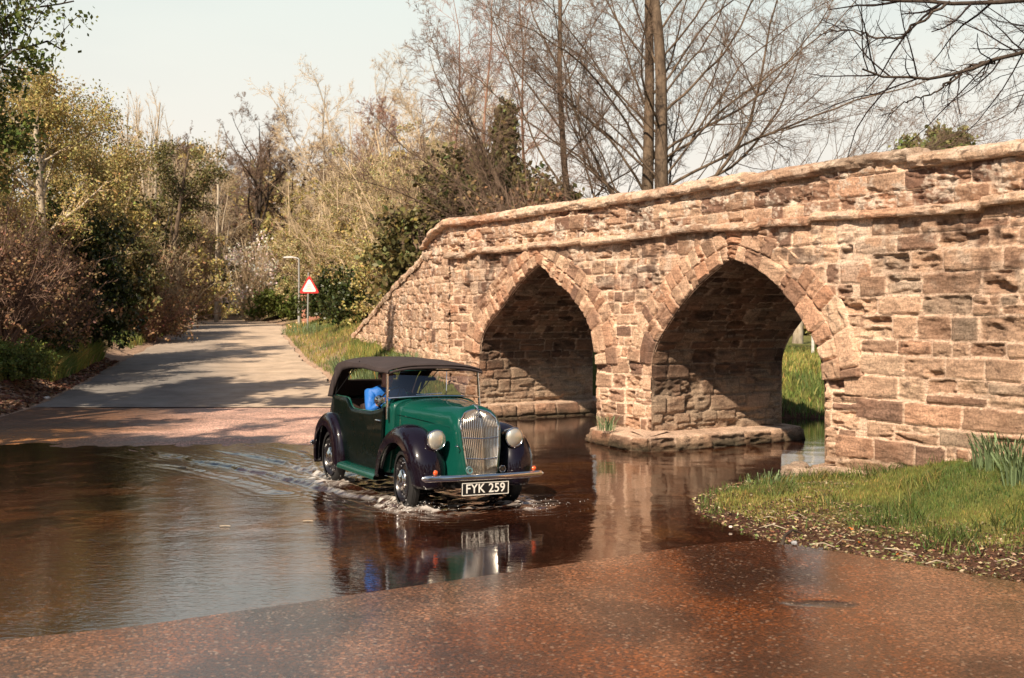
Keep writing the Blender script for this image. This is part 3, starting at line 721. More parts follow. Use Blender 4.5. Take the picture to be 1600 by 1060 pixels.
# ------------------------------------------------------------------ the car
class B:
    """collects shapes into one mesh"""
    def __init__(s): s.v = []; s.f = []
    def add(s, V, F, mir=False):
        o = len(s.v); s.v += [tuple(map(float, v)) for v in V]; s.f += [tuple(int(i)+o for i in f) for f in F]
    def grid(s, G, cu=False, cv=False):
        G = np.asarray(G, float); a, b = G.shape[:2]; F = []
        for i in range(a if cu else a-1):
            for j in range(b if cv else b-1):
                F.append((i*b+j, ((i+1) % a)*b+j, ((i+1) % a)*b+(j+1) % b, i*b+(j+1) % b))
        s.add(G.reshape(-1, 3), F)
    def box(s, c, d, rot=None, bev=0.0):
        x, y, z = [k/2 for k in d]
        if bev <= 0:
            V = [Vector((i, j, k)) for i in (-x, x) for j in (-y, y) for k in (-z, z)]
            F = [(0,1,3,2),(4,6,7,5),(0,4,5,1),(2,3,7,6),(0,2,6,4),(1,5,7,3)]
        else:
            import bmesh
            bm = bmesh.new(); bmesh.ops.create_cube(bm, size=1.0)
            for v in bm.verts: v.co = Vector((v.co.x*d[0], v.co.y*d[1], v.co.z*d[2]))
            bmesh.ops.bevel(bm, geom=bm.edges[:], offset=bev, segments=2, affect='EDGES', profile=0.6)
            bm.verts.index_update(); V = [v.co.copy() for v in bm.verts]; F = [[v.index for v in f.verts] for f in bm.faces]; bm.free()
        if rot is not None: V = [rot @ v for v in V]
        s.add([v+Vector(c) for v in V], F)
    def tube(s, pts, r, n=10, caps=True, closed=False):
        P = [Vector(p) for p in pts]; m = len(P); rr = r if hasattr(r, '__len__') else [r]*m
        up = Vector((0, 0, 1)); rings = []
        for i in range(m):
            t = (P[(i+1) % m]-P[i-1]) if closed else (P[min(i+1, m-1)]-P[max(i-1, 0)])
            t.normalize(); a = t.cross(up)
            if a.length < 0.05: a = t.cross(Vector((1, 0, 0)))
            a.normalize(); b = t.cross(a)
            rings.append([P[i]+(a*math.cos(2*math.pi*k/n)+b*math.sin(2*math.pi*k/n))*rr[i] for k in range(n)])
        o = len(s.v); s.grid(rings, cu=closed, cv=True)
        if caps and not closed:
            s.f.append(tuple(o+k for k in range(n))[::-1]); s.f.append(tuple(o+(m-1)*n+k for k in range(n)))
    def lathe(s, prof, c, axis=Vector((0, 1, 0)), n=40, up=None):
        """prof: (radius, along axis)"""
        ax = Vector(axis).normalized(); a = ax.orthogonal().normalized(); b = ax.cross(a)
        G = [[Vector(c)+ax*h+(a*math.cos(2*math.pi*k/n)+b*math.sin(2*math.pi*k/n))*r_ for k in range(n)] for r_, h in prof]
        s.grid(G, cv=True)
    def ball(s, c, r, n=14, sc=(1,1,1)):
        G = [[(c[0]+r*sc[0]*math.sin(math.pi*i/n)*math.cos(2*math.pi*j/n), c[1]+r*sc[1]*math.sin(math.pi*i/n)*math.sin(2*math.pi*j/n), c[2]+r*sc[2]*math.cos(math.pi*i/n)) for j in range(n)] for i in range(n+1)]
        s.grid(G, cv=True)
    def build(s, name, m, parent=None, sharp=35, solid=0, sub=0, smooth=True, loc=None):
        o = mesh_np(name, np.array(s.v), s.f, m, parent, sharp=sharp, smooth=smooth, loc=loc)
        if solid:
            md = o.modifiers.new('solid', 'SOLIDIFY'); md.thickness = solid; md.offset = -1
        if sub:
            md = o.modifiers.new('sub', 'SUBSURF'); md.levels = sub; md.render_levels = sub
        return o
def lerp_tab(x, X, Y): return float(np.interp(x, X, Y))

def paint(name, rgb, coat=1.0):
    m = mat(name, rgb, 0.32, coat=coat, coat_r=0.03, spec=0.08); n = N(m); v = n.coord()
    n.rough(n.ramp(n.noise(v, 5, 4), [(0.4, 0.25), (0.7, 0.42)]))
    cn = n.bump(n.noise(v, 3.2, 2), 0.004, 0.35); n.link(cn, n.b.inputs['Coat Normal'])
    d = n.noise(v, 14, 5, 0.7)
    n.base(n.mix(n.ramp(d, [(0.55, 0.0), (0.8, 0.25)]), rgb, tuple(min(1, k*1.5+0.006) for k in rgb)))
    return m
M['green'] = paint('paint_green', (0.003,0.055,0.040)); M['black'] = paint('paint_black', (0.006,0.003,0.007))
M['dgreen'] = paint('paint_dark_green', (0.0012,0.0050,0.0040), 0.28)
M['chrome'] = mat('chrome', (0.86,0.83,0.78), 0.10, 1.0)
M['chrome_soft'] = mat('chrome_bars', (0.95,0.90,0.80), 0.26, 1.0)
mt = mat('tyre_rubber', (0.013,0.012,0.012), 0.7); M['tyre'] = mt
M['rim'] = mat('wheel_black', (0.012,0.010,0.012), 0.25, coat=0.6)
mh = mat('hood_cloth', (0.085,0.060,0.055), 0.85, spec=0.25); n = N(mh); v = n.coord()
n.base(n.mix(0.6, (0.050,0.037,0.036), n.ramp(n.noise(v, 4, 5, 0.6), [(0.3, 0.55), (0.7, 1.3)]), 'MULTIPLY'))
wv = n.new('ShaderNodeTexNoise'); wv.inputs['Scale'].default_value = 260; n.link(v, wv.inputs['Vector'])
n.normal(n.bump(n.noise(v, 5, 3), 0.015, 0.5, n.bump(wv.outputs['Fac'], 0.002, 0.5))); M['hood'] = mh
M['seat'] = mat('seat_leather', (0.035,0.018,0.012), 0.5)
M['white'] = mat('white_enamel', (0.80,0.76,0.68), 0.45); M['plate'] = mat('plate_black', (0.012,0.011,0.011), 0.35)
M['orange'] = mat('orange_lens', (0.75,0.10,0.02), 0.15, coat=1.0); M['red'] = mat('red_sign', (0.62,0.02,0.02), 0.5)
M['lens'] = mat('lamp_lens', (0.86,0.80,0.66), 0.30, 0.75, coat=1.0)
n = N(M['lens']); v = n.coord(kind='Object', scale=(1,1,1)); n.normal(n.bump(n.noise(n.coord(scale=(1,1,0.1)), 60, 1), 0.004, 0.5))
mg = bpy.data.materials.new('window_glass'); mg.use_nodes = True; t_ = mg.node_tree; t_.nodes.clear()
o_ = t_.nodes.new('ShaderNodeOutputMaterial'); mx_ = t_.nodes.new('ShaderNodeMixShader'); tr_ = t_.nodes.new('ShaderNodeBsdfTransparent'); gl_ = t_.nodes.new('ShaderNodeBsdfGlossy'); fr_ = t_.nodes.new('ShaderNodeFresnel')
fr_.inputs['IOR'].default_value = 1.75; tr_.inputs['Color'].default_value = (0.86,0.87,0.86,1); gl_.inputs['Roughness'].default_value = 0.02
t_.links.new(fr_.outputs[0], mx_.inputs[0]); t_.links.new(tr_.outputs[0], mx_.inputs[1]); t_.links.new(gl_.outputs[0], mx_.inputs[2]); t_.links.new(mx_.outputs[0], o_.inputs['Surface'])
M['glass'] = mg

car = empty('vintage_car', CARP); car.rotation_euler = (R(-1.2), 0, CARY)
tag(car, 'dark green vintage open tourer with black wings and folding roof driving through the ford', 'car')

# --- bonnet and cowl
def nose_x(z):   # the front leans: top of the grille sits back
    return lerp_tab(z, [0.36,0.5,0.7,0.9,1.0,1.08], [0.60,0.600,0.575,0.535,0.50,0.44])
b = B()
st = []
for x, wd, zt, sh in [(0.0,0,0,0)]: pass
NS = 33
def section(x, wd, zt, zsh, zb, flare, lean=0.0, zc=0.06):
    """half section from the crown down the side; returns full loop of points left to right"""
    pts = []
    for k in range(NS):
        q = k/(NS-1)
        if q < 0.5:
            a = q/0.5*math.pi/2; y = wd*math.sin(a)**0.80; z = zsh+(zt-zsh)*max(0, math.cos(a))**0.62
        else:
            u = (q-0.5)/0.5; y = wd+flare*u**1.8; z = zsh+(zb-zsh)*u
        pts.append((x+lean*(zt-z), y, z))
    return [(p[0], -p[1], p[2]) for p in pts[::-1]]+pts[1:]
G = []
for x, wd, zt, zsh, zb, fl in [(0.46,0.235,1.055,0.86,0.40,-0.03),(0.43,0.25,1.075,0.87,0.38,-0.01),(0.36,0.268,1.092,0.90,0.37,0.03),(0.2,0.297,1.102,0.91,0.34,0.07),(0.0,0.335,1.11,0.92,0.33,0.08),(-0.2,0.385,1.12,0.935,0.33,0.10),(-0.4,0.445,1.127,0.95,0.33,0.08),(-0.52,0.49,1.13,0.955,0.33,0.05)]:
    G.append(section(x, wd, zt, zsh, zb, fl, lean=0.16*sstep(0.1, 0.46, x)))
def gw(z): return lerp_tab(z, [0.38,0.5,0.7,0.9,0.98,1.04,1.066,1.078], [0.150,0.168,0.195,0.212,0.198,0.145,0.085,0.0])
ol = [(gw(z)+0.004, z) for z in np.linspace(1.078, 0.40, 220)]
ol, _s = resamp(ol, 0.002); fr_q = np.linspace(0, 1, NS)
def outline(q, grow, back):
    y = np.interp(q, _s/_s[-1], ol[:, 0]); z = np.interp(q, _s/_s[-1], ol[:, 1])
    cy, cz_ = 0.0, 0.75; up = grow*max(0, 1-q*2.4); sd_ = grow*min(1, q*2.2)
    return (nose_x(z)-back, y+sd_, z+up)
nose = []
for grow, back in ((0.0, 0.01), (0.006, 0.002), (0.018, 0.008), (0.034, 0.03)):
    hp_ = [outline(q, grow, back) for q in fr_q]; nose.append([(p[0], -p[1], p[2]) for p in hp_[::-1]]+hp_[1:])
G = nose+G[2:]
b.grid(G); bon = b.build('bonnet', M['green'], car, sharp=60, solid=0.01)
# bonnet crease strips and centre hinge
b = B()
b.tube([(x, 0, z+0.004) for x, z in [(0.44,1.068),(0.36,1.085),(0.2,1.10),(0.0,1.11),(-0.2,1.12),(-0.5,1.13)]], 0.006, 8); b.build('bonnet_strip', M['chrome'], bon)
b = B()
for s_ in (-1, 1):
    b.tube([(x+0.003, s_*(wd+0.004), zsh-0.005) for x, wd, zsh in [(0.40,0.268,0.90),(0.2,0.299,0.905),(0.0,0.340,0.925),(-0.2,0.390,0.94),(-0.4,0.450,0.955),(-0.5,0.484,0.96)]], 0.0045, 6)
b.build('side_moulding', M['dgreen'], bon)
# cowl
b = B(); G = []
for x, wd, zt, zsh, fl in [(-0.52,0.492,1.134,0.96,0.05),(-0.60,0.515,1.142,0.97,0.045),(-0.68,0.535,1.145,0.99,0.03),(-0.76,0.548,1.12,1.0,0.02)]:
    G.append(section(x, wd, zt, zsh, 0.33, fl))
b.grid(G); b.build('cowl', M['green'], car, sharp=60, solid=0.012)
# --- grille
def gx_(y, z): return nose_x(z)+0.045*(1-min(1, abs(y)/0.22)**1.4)
b = B()
zz = np.linspace(0.385, 1.072, 40)
for k in range(-10, 11):
    yk = k/10.0
    pts = [(gx_(yk*gw(z), z), yk*gw(z)*0.96, z) for z in zz if True]
    zt = 1.072-0.11*abs(yk)**2.2; pts = [p for p in pts if p[2] <= zt]
    r_ = 0.0042 if k else 0.0075
    b.tube(pts, r_, 6)
gr = b.build('grille', M['chrome_soft'], car, sharp=50)
b = B()
for z in (0.595, 0.80): b = B(); b.tube([(gx_(y, z)+0.006, y, z-0.010*(1-abs(y)/0.2)) for y in np.linspace(-gw(z), gw(z), 15)], 0.0055, 6); b.build('crossbar', M['chrome'], gr)
b = B()
edge = [(gw(z)) for z in zz]
L1 = [(nose_x(z)+0.004, -gw(z)*1.01, z) for z in zz]; L2_ = [(nose_x(z)+0.004, gw(z)*1.01, z) for z in zz[::-1]]
b.tube(L1+L2_, 0.0095, 8); b.build('grille_surround', M['chrome'], gr)
b = B(); G = [[(gx_(y*gw(z), z)-0.022, y*gw(z), z) for y in np.linspace(-1, 1, 9)] for z in zz]; b.grid(G); b.build('grille_backing', mat('grille_back', (0.13,0.105,0.085), 0.5), gr)
b = B(); b.lathe([(0.0,0.012),(0.013,0.011),(0.016,0.006),(0.016,0.0)], (gx_(0,1.0)+0.0,0,1.012), Vector((1,0,0.35)), 16); b.build('grille_emblem', M['plate'], gr)
b = B(); b.lathe([(0.0,0.006),(0.007,0.005),(0.009,0.0)], (gx_(0,1.0)+0.010,0,1.016), Vector((1,0,0.35)), 12); b.build('emblem_centre', M['chrome'], gr)
b = B(); b.tube([(0.50,0,1.085),(0.46,0,1.105),(0.38,0,1.112),(0.30,0,1.106)], [0.006,0.014,0.012,0.004], 10); b.build('bonnet_mascot', M['chrome'], car)
b = B(); b.tube([(0.42,-0.17,1.045),(0.26,-0.20,1.058)], 0.004, 6); b.build('bonnet_handle', M['chrome'], bon)
# --- wings
def fender(sy, x0, R_of, y_in, y_out, a0, a1, name, inner_drop, lipd=0.13):
    G = []; na = 44
    for i in range(na+1):
        a = R(a0+(a1-a0)*i/na); deg = math.degrees(a); Rr = R_of(deg)
        yi = y_in(deg); yo = y_out(deg); row = []
        for k in range(23):
            q = k/22
            if q < 0.5:                     # inner flank up to the crown
                u = q/0.5; th = u*math.pi/2
                y = yi+(0.52*(yo-yi))*(1-math.cos(th))**0.9 if u > 0 else yi
                r_ = Rr-inner_drop(deg)*(1-math.sin(th))
            else:
                u = (q-0.5)/0.5; th = u*math.pi/2
                y = yi+0.52*(yo-yi)+0.48*(yo-yi)*math.sin(th)**0.95
                r_ = Rr-lipd*(1-math.cos(th))
            row.append((x0+r_*math.cos(a), sy*y, 0.33+r_*math.sin(a)))
        # rolled lip
        row.append((x0+(r_-0.05)*math.cos(a), sy*(yo+0.004), 0.33+(r_-0.05)*math.sin(a)))
        row.append((x0+(r_-0.055)*math.cos(a), sy*(yo-0.012), 0.33+(r_-0.055)*math.sin(a)))
        G.append(row)
    bb = B(); bb.grid(G)
    return bb.build(name, M['black'], car, sharp=70, solid=0.006)
T_ = lerp_tab
for sy in (-1, 1):
    f_ = fender(sy, 0.0, lambda d: T_(d, [-25,0,25,49,70,90,115,140,165,185], [0.50,0.535,0.565,0.575,0.572,0.570,0.575,0.60,0.645,0.70]),
                lambda d: T_(d, [-25,0,40,80,110,150,185], [0.30,0.275,0.262,0.29,0.36,0.46,0.50]), lambda d: T_(d, [-25,0,30,150,185], [0.60,0.655,0.705,0.71,0.695]),
                -5, 184, 'front_wing', lambda d: T_(d, [-25,0,40,90,185], [0.20,0.25,0.28,0.27,0.20]), 0.14)
    # headlamp in the wing
    c0 = Vector((0.425, sy*0.445, 0.775))
    bb = B(); ax = Vector((1, 0, 0.02)).normalized()
    bb.lathe([(0.0,-0.22),(0.05,-0.20),(0.08,-0.12),(0.095,-0.03),(0.100,0.03)], c0, ax, 36); hl = bb.build('headlight', M['black'], car)
    bb = B(); bb.lathe([(0.100,0.020),(0.106,0.033),(0.104,0.045),(0.095,0.050),(0.089,0.044)], c0, ax, 36); bb.build('lamp_rim', M['chrome'], hl)
    bb = B(); bb.lathe([(0.091,0.043),(0.078,0.055),(0.05,0.064),(0.02,0.069),(0,0.0695)], c0, ax, 36); bb.build('lens', M['lens'], hl)
    bb = B(); bb.ball(c0+Vector((0.045, 0, -0.106)), 0.009); bb.build('rim_clip', M['chrome'], hl)
    rf = fender(sy, -2.26, lambda d: T_(d, [-15,0,20,50,90,130,160,180,195], [0.49,0.475,0.475,0.505,0.525,0.53,0.54,0.565,0.60]),
                lambda d: 0.50, lambda d: T_(d, [-15,0,40,140,195], [0.70,0.70,0.705,0.70,0.66]), -12, 194, 'rear_wing', lambda d: 0.16, 0.11)
    # running board
    bb = B(); G = []
    for x in np.linspace(-0.62, -1.80, 10):
        G.append([(x, sy*y, z) for y, z in [(0.46,0.335),(0.56,0.325),(0.64,0.312),(0.685,0.295),(0.70,0.27),(0.695,0.245),(0.66,0.24),(0.46,0.25)]])
    bb.grid(G); bb.build('running_board', M['green'], car, sharp=60)

# --- wheels
def wheel(x, sy, steer=0.0):
    c0 = Vector((x, sy*0.565, 0.325)); ax = Vector((math.sin(steer)*-1, sy*math.cos(steer), 0)).normalized()
    bb = B(); prof = []
    for k in range(25):
        a = -0.6*math.pi+k/24*1.2*math.pi; prof.append((0.275+0.057*math.cos(a), 0.060*math.sin(a)))
    bb.lathe(prof, c0, ax, 64)
    for k in range(-2, 3): bb.lathe([(0.332-abs(k)*0.003, k*0.016-0.004),(0.336-abs(k)*0.003, k*0.016),(0.332-abs(k)*0.003, k*0.016+0.004)], c0, ax, 64)
    wh = bb.build('wheel', M['tyre'], car, sharp=50)
    bb = B(); bb.lathe([(0.232,0.052),(0.222,0.058),(0.215,0.040),(0.200,0.022),(0.150,0.030),(0.120,0.042),(0.0,0.045)], c0, ax, 56); nf_ = len(bb.f)
    u_ = ax.orthogonal().normalized(); v_ = ax.cross(u_)
    for k in range(16):
        a = 2*math.pi*k/16; bb.lathe([(0.0,0.004),(0.010,0.003),(0.012,0)], c0+(u_*math.cos(a)+v_*math.sin(a))*0.176+ax*0.026, ax, 8)
    rm = bb.build('rim', M['rim'], wh); rm.data.materials.append(M['chrome'])
    for p_ in rm.data.polygons[nf_:]: p_.material_index = 1
    bb = B(); bb.lathe([(0.112,0.040),(0.116,0.052),(0.108,0.066),(0.085,0.082),(0.055,0.090),(0.05,0.095),(0.03,0.102),(0.0,0.104)], c0, ax, 48); bb.build('hubcap', M['chrome'], wh)
    return wh
for x in (0.0, -2.26):
    for sy in (-1, 1): wheel(x, sy, 0.10*(x == 0.0))
b = B(); b.tube([(0,-.5,.33),(0,.5,.33)], .03, 8); b.tube([(-2.26,-.5,.33),(-2.26,.5,.33)], .035, 8); b.box((-1.1,0,0.30),(2.9,0.55,0.08)); b.box((0.36,0,0.33),(0.3,0.5,0.10)); b.build('chassis', M['plate'], car)
# inner wheel well closure
# --- tub: body sides and tail
pl = [(-0.66,0.545),(-0.85,0.558),(-1.1,0.572),(-1.4,0.58),(-1.7,0.582),(-2.0,0.575),(-2.25,0.555),(-2.45,0.515),(-2.62,0.44),(-2.73,0.32),(-2.78,0.17),(-2.79,0.0)]
Pp, sp = resamp(pl, 0.03); Pp = smoothp(Pp, 3)
def ztop(x): return T_(x, [-2.8,-1.86,-1.76,-1.70,-1.65,-1.60,-1.52,-1.40,-1.0,-0.80,-0.66], [1.05,1.06,1.055,1.03,0.99,0.965,0.948,0.945,0.955,0.985,1.03])
full = [(x, -y) for x, y in Pp]+[(x, y) for x, y in Pp[::-1]][1:]
G = []
for (x, y) in full:
    zt = ztop(x); row = []
    for k in range(15):
        u = k/14; z = 0.30+(zt-0.30)*u
        bul = 1+0.035*math.sin(math.pi*min(1, (z-0.30)/0.75))-0.02*(z-0.3) - (0.03*(1-u)**3)
        tail = 1.0
        xx = x-(0.10*math.sin(math.pi*min(1, (z-0.3)/0.8)) if x < -2.6 else 0)
        row.append((xx, y*bul, z))
    G.append(row)
b = B(); b.grid(G); tub = b.build('body', M['dgreen'], car, sharp=60, solid=0.03)
b = B(); b.tube([(g[-1][0], g[-1][1], g[-1][2]+0.004) for g in G], 0.010, 8); b.build('cockpit_trim', M['green'], tub)
for sy in (-1, 1):
    for xd in (-1.745,):
        b = B(); b.tube([(xd, sy*(0.582*(1+0.035*math.sin(math.pi*min(1,(z-0.3)/0.75))-0.02*(z-0.3))+0.001), z) for z in np.linspace(0.36, 1.03, 20)], 0.0025, 5); b.build('door_seam', M['plate'], tub)
    b = B(); b.tube([(-0.80, sy*(0.556*(1+0.035*math.sin(math.pi*min(1,(z-0.3)/0.75))-0.02*(z-0.3))+0.001), z) for z in np.linspace(0.36, 0.93, 20)], 0.0025, 5); b.build('door_seam', M['plate'], tub)
for sy in (-1, 1):
    b = B(); b.tube([(-0.70, sy*0.58, 0.875), (-0.75, sy*0.605, 0.878), (-0.84, sy*0.602, 0.878)], [0.010,0.009,0.006], 8); b.build('door_handle', M['chrome'], car)
    for z in (0.58, 0.82): b = B(); b.box((-1.745, sy*0.602, z), (0.03, 0.012, 0.025), bev=0.004); b.build('door_hinge', M['chrome'], car)
b = B(); b.box((-1.6,0,0.36),(2.0,1.0,0.03)); b.build('cabin_floor', M['seat'], car)
for nm, x, y, wd in (('front_seat',-1.42,-0.27,0.46),('front_seat',-1.42,0.27,0.46),('rear_seat',-2.25,0.0,0.98)):
    b = B(); b.box((x+0.14,y,0.55),(0.44,wd,0.16),bev=0.04); b.box((x-0.12,y,0.78),(0.13,wd,0.46),rot=Matrix.Rotation(R(-10),3,'Y'),bev=0.05); b.build(nm, M['seat'], car)
b = B(); b.box((-0.80,0,0.98),(0.05,0.98,0.20),bev=0.01); b.build('dashboard', mat('dash_wood',(0.10,0.05,0.025),0.4), car)
b = B(); cS = Vector((-1.02,-0.28,1.07)); nS = Vector((-0.80,0,0.6)).normalized(); aS = Vector((0,1,0)); bS = nS.cross(aS)
b.tube([cS+(aS*math.cos(t)+bS*math.sin(t))*0.195 for t in np.linspace(0, 2*math.pi, 33)[:-1]], 0.010, 8, closed=True)
for t in (0.5, 2.64, 4.71): b.tube([cS, cS+(aS*math.cos(t)+bS*math.sin(t))*0.19], 0.006, 6)
b.tube([cS, cS-nS*0.35], 0.016, 8); b.build('steering_wheel', M['plate'], car)
# --- windscreen
xw = -0.61
b = B()
for sy in (-1, 1): b.tube([(xw+0.03, sy*0.563, 0.90), (xw-0.0, sy*0.555, 1.12), (xw-0.033, sy*0.545, 1.435)], 0.0125, 8)
b.tube([(xw-0.033, -0.545, 1.43), (xw-0.033, 0.545, 1.43)], 0.010, 8)
b.tube([(xw+0.02+0.11*(1-(y/0.545)**2), y, 1.128+0.028*(1-(y/0.545)**2)) for y in np.linspace(-0.545, 0.545, 21)], 0.0115, 8)
wf = b.build('windscreen_frame', M['chrome'], car)
b = B(); G = []
for y in np.linspace(-0.54, 0.54, 13):
    k = (1-(y/0.545)**2); G.append([(xw+0.02+0.11*k-(0.053+0.10*k)*u, y, 1.13+0.028*k+(1.43-1.13-0.028*k)*u) for u in np.linspace(0, 1, 5)])
M['screen'] = M['glass'].copy(); M['screen'].name = 'screen_glass'
for n_ in M['screen'].node_tree.nodes:
    if n_.type == 'BSDF_TRANSPARENT': n_.inputs['Color'].default_value = (0.62,0.60,0.58,1)
    if n_.type == 'FRESNEL': n_.inputs['IOR'].default_value = 2.1
b.grid(G); b.build('windscreen', M['screen'], car)
b = B()
for y in (-0.26,): b.tube([(xw+0.115, y, 1.17), (xw+0.12, y+0.30, 1.185)], 0.006, 6)
b.tube([(xw+0.105, 0.10, 1.16), (xw+0.045, 0.13, 1.42)], 0.004, 6); b.build('wiper', M['chrome'], car)
b = B(); mp_ = Vector((xw+0.02, -0.655, 1.11)); b.lathe([(0.0,0.06),(0.03,0.055),(0.052,0.02),(0.055,0.0),(0.05,-0.01),(0.0,-0.012)], mp_, Vector((1,-0.15,0)), 20); b.tube([mp_, (xw+0.01,-0.56,1.09)], 0.006, 6); b.build('door_mirror', M['chrome'], car)
b = B(); b.tube([(-0.70,-0.06,1.33),(-0.72,0.06,1.33)], 0.02, 8); b.build('mirror_inside', M['plate'], car)
# --- folding hood
hx = [-0.545,-0.60,-0.80,-1.10,-1.40,-1.70,-1.95,-2.14,-2.26,-2.36,-2.45,-2.53]
hz = [1.478,1.490,1.504,1.517,1.526,1.530,1.524,1.500,1.440,1.330,1.190,1.040]
hw = [0.555,0.565,0.575,0.58,0.585,0.58,0.575,0.57,0.565,0.56,0.55,0.535]
def roofrow(x, z, wd, drop):
    row = []
    for q in np.linspace(-1, 1, 25):
        row.append((x-0.02*(abs(q)**4), wd*math.copysign(abs(q)**0.95, q)*1.0, z-0.055*abs(q)**3.2))
    # hanging valance at the sides
    e0 = row[0]; e1 = row[-1]
    return [(e0[0], e0[1]-0.006, e0[2]-drop), (e0[0], e0[1]-0.006, e0[2]-drop*0.5)]+row+[(e1[0], e1[1]+0.006, e1[2]-drop*0.5), (e1[0], e1[1]+0.006, e1[2]-drop)]
xx = np.linspace(-0.545, -2.26, 36)
G = [roofrow(x, T_(-x, [-a for a in hx], hz)+0.005*math.sin(x*9), T_(-x, [-a for a in hx], hw), T_(-x, [0.545,0.7,1.6,1.95,2.15,2.26], [0.035,0.04,0.05,0.10,0.20,0.26])) for x in xx]
b = B(); b.grid(G); hood = b.build('folding_roof', M['hood'], car, sharp=50, solid=0.012)
# back panel with a window
def hb(u, q):     # u 0 top .. 1 bottom
    x = T_(u, [0,.25,.5,.75,1], [-2.26,-2.36,-2.44,-2.50,-2.56]); z = T_(u, [0,.25,.5,.75,1], [1.44,1.345,1.24,1.14,1.03])
    wd = 0.565-0.02*u
    return (x-0.07*(1-q*q), wd*q, z-0.055*abs(q)**3.2*(1-u))
us_ = np.linspace(0, 1, 21); qs = np.linspace(-1, 1, 41)
V = []; F = []
for i, u in enumerate(us_):
    for j, q in enumerate(qs): V.append(hb(u, q))
for i in range(20):
    for j in range(40):
        uc, qc = (us_[i]+us_[i+1])/2, (qs[j]+qs[j+1])/2
        if 0.14 < uc < 0.52 and abs(qc) < 0.62: continue
        F.append((i*41+j, i*41+j+1, (i+1)*41+j+1, (i+1)*41+j))
b = B(); b.add(V, F); b.build('back_panel', M['hood'], hood, sharp=50, solid=0.010)
b = B(); b.grid([[Vector(hb(u, q))+Vector((0.002,0,0)) for q in np.linspace(-0.63, 0.63, 12)] for u in np.linspace(0.13, 0.54, 6)]); b.build('rear_window', M['glass'], hood)
# side quarters of the hood behind the opening
for sy in (-1, 1):
    G = []
    for u in np.linspace(0, 1, 14):
        z0 = T_(u, [0,.25,.5,.75,1], [1.355,1.28,1.20,1.12,1.03]); xb = hb(u, 1.0)[0]; xf = T_(u, [0,.3,.6,1], [-2.13,-2.22,-2.30,-2.40])
        G.append([(xf+(xb-xf)*q, sy*(0.571-0.02*u+0.004*math.sin(q*3)), z0) for q in np.linspace(0, 1, 6)])
    b = B(); b.grid(G); b.build('side_panel', M['hood'], hood, sharp=50, solid=0.008)
    b = B(); b.tube([(-2.10, sy*0.55, 1.40), (-2.30, sy*0.55, 1.05)], 0.009, 6); b.tube([(-1.5, sy*0.545, 1.50), (-2.30, sy*0.55, 1.07)], 0.006, 6); b.build('hood_stay', M['plate'], hood)
b = B(); b.tube([(-0.548, y, 1.462-0.055*abs(y/0.555)**3.2) for y in np.linspace(-0.555, 0.555, 21)], 0.014, 8); b.build('hood_rail', M['hood'], hood)
# --- bumpers, plate, badges, lamps
def bumper(x, bow, z, hl):
    bb = B(); pts = [(x-bow*(abs(y)/hl)**2.4, y, z) for y in np.linspace(-hl, hl, 41)]
    G = []
    for i, p in enumerate(pts):
        e = max(0, abs(p[1])/hl-0.93)/0.07; s_ = math.sqrt(max(0.02, 1-e*e))
        G.append([(p[0]+0.020*s_*math.cos(a), p[1], p[2]+0.033*s_*math.sin(a)) for a in np.linspace(0, 2*math.pi, 15)[:-1]])
    bb.grid(G, cv=True); return bb.build('bumper', M['chrome'], car, sharp=60)
bumper(0.735, 0.075, 0.415, 0.69); bumper(-2.93, -0.06, 0.43, 0.68)
for sy in (-1, 1):
    for x, ln in ((0.60, 0.26), (-2.80, 0.22)): b = B(); b.box((x, sy*0.30, 0.395), (ln, 0.03, 0.04)); b.build('bumper_bracket', M['plate'], car)
pz, px_, py_ = 0.305, 0.752, -0.03
plate = empty('number_plate', (px_, py_, pz)); plate.parent = car
b = B(); b.box((0,0,0),(0.008,0.53,0.13),bev=0.003); b.build('plate_back', M['plate'], plate)
b = B(); 
for yy, zz_, dy, dz_ in ((0,0.060,0.522,0.006),(0,-0.060,0.522,0.006),(0.258,0,0.006,0.114),(-0.258,0,0.006,0.114)): b.box((0.006,yy,zz_),(0.006,dy,dz_))
b.build('plate_border', M['white'], plate)
def text_mesh(s, size, off=0.0, ext=0.001):
    cu = bpy.data.curves.new('t', 'FONT'); cu.body = s; cu.size = size; cu.offset = off; cu.extrude = ext
    cu.align_x = 'CENTER'; cu.align_y = 'CENTER'; cu.space_character = 1.05
    ob = bpy.data.objects.new('t', cu); COL.objects.link(ob); bpy.context.view_layer.update()
    me = bpy.data.meshes.new_from_object(ob.evaluated_get(bpy.context.evaluated_depsgraph_get()))
    bpy.data.objects.remove(ob); return me
tm = text_mesh('FYK 259', 0.128, 0.0016)
to = bpy.data.objects.new('lettering', tm); COL.objects.link(to); tm.materials.append(M['white']); to.parent = plate
to.rotation_euler = (R(90), 0, R(90)); to.location = (0.006, 0, 0.0); to.scale = (0.95, 1, 1)
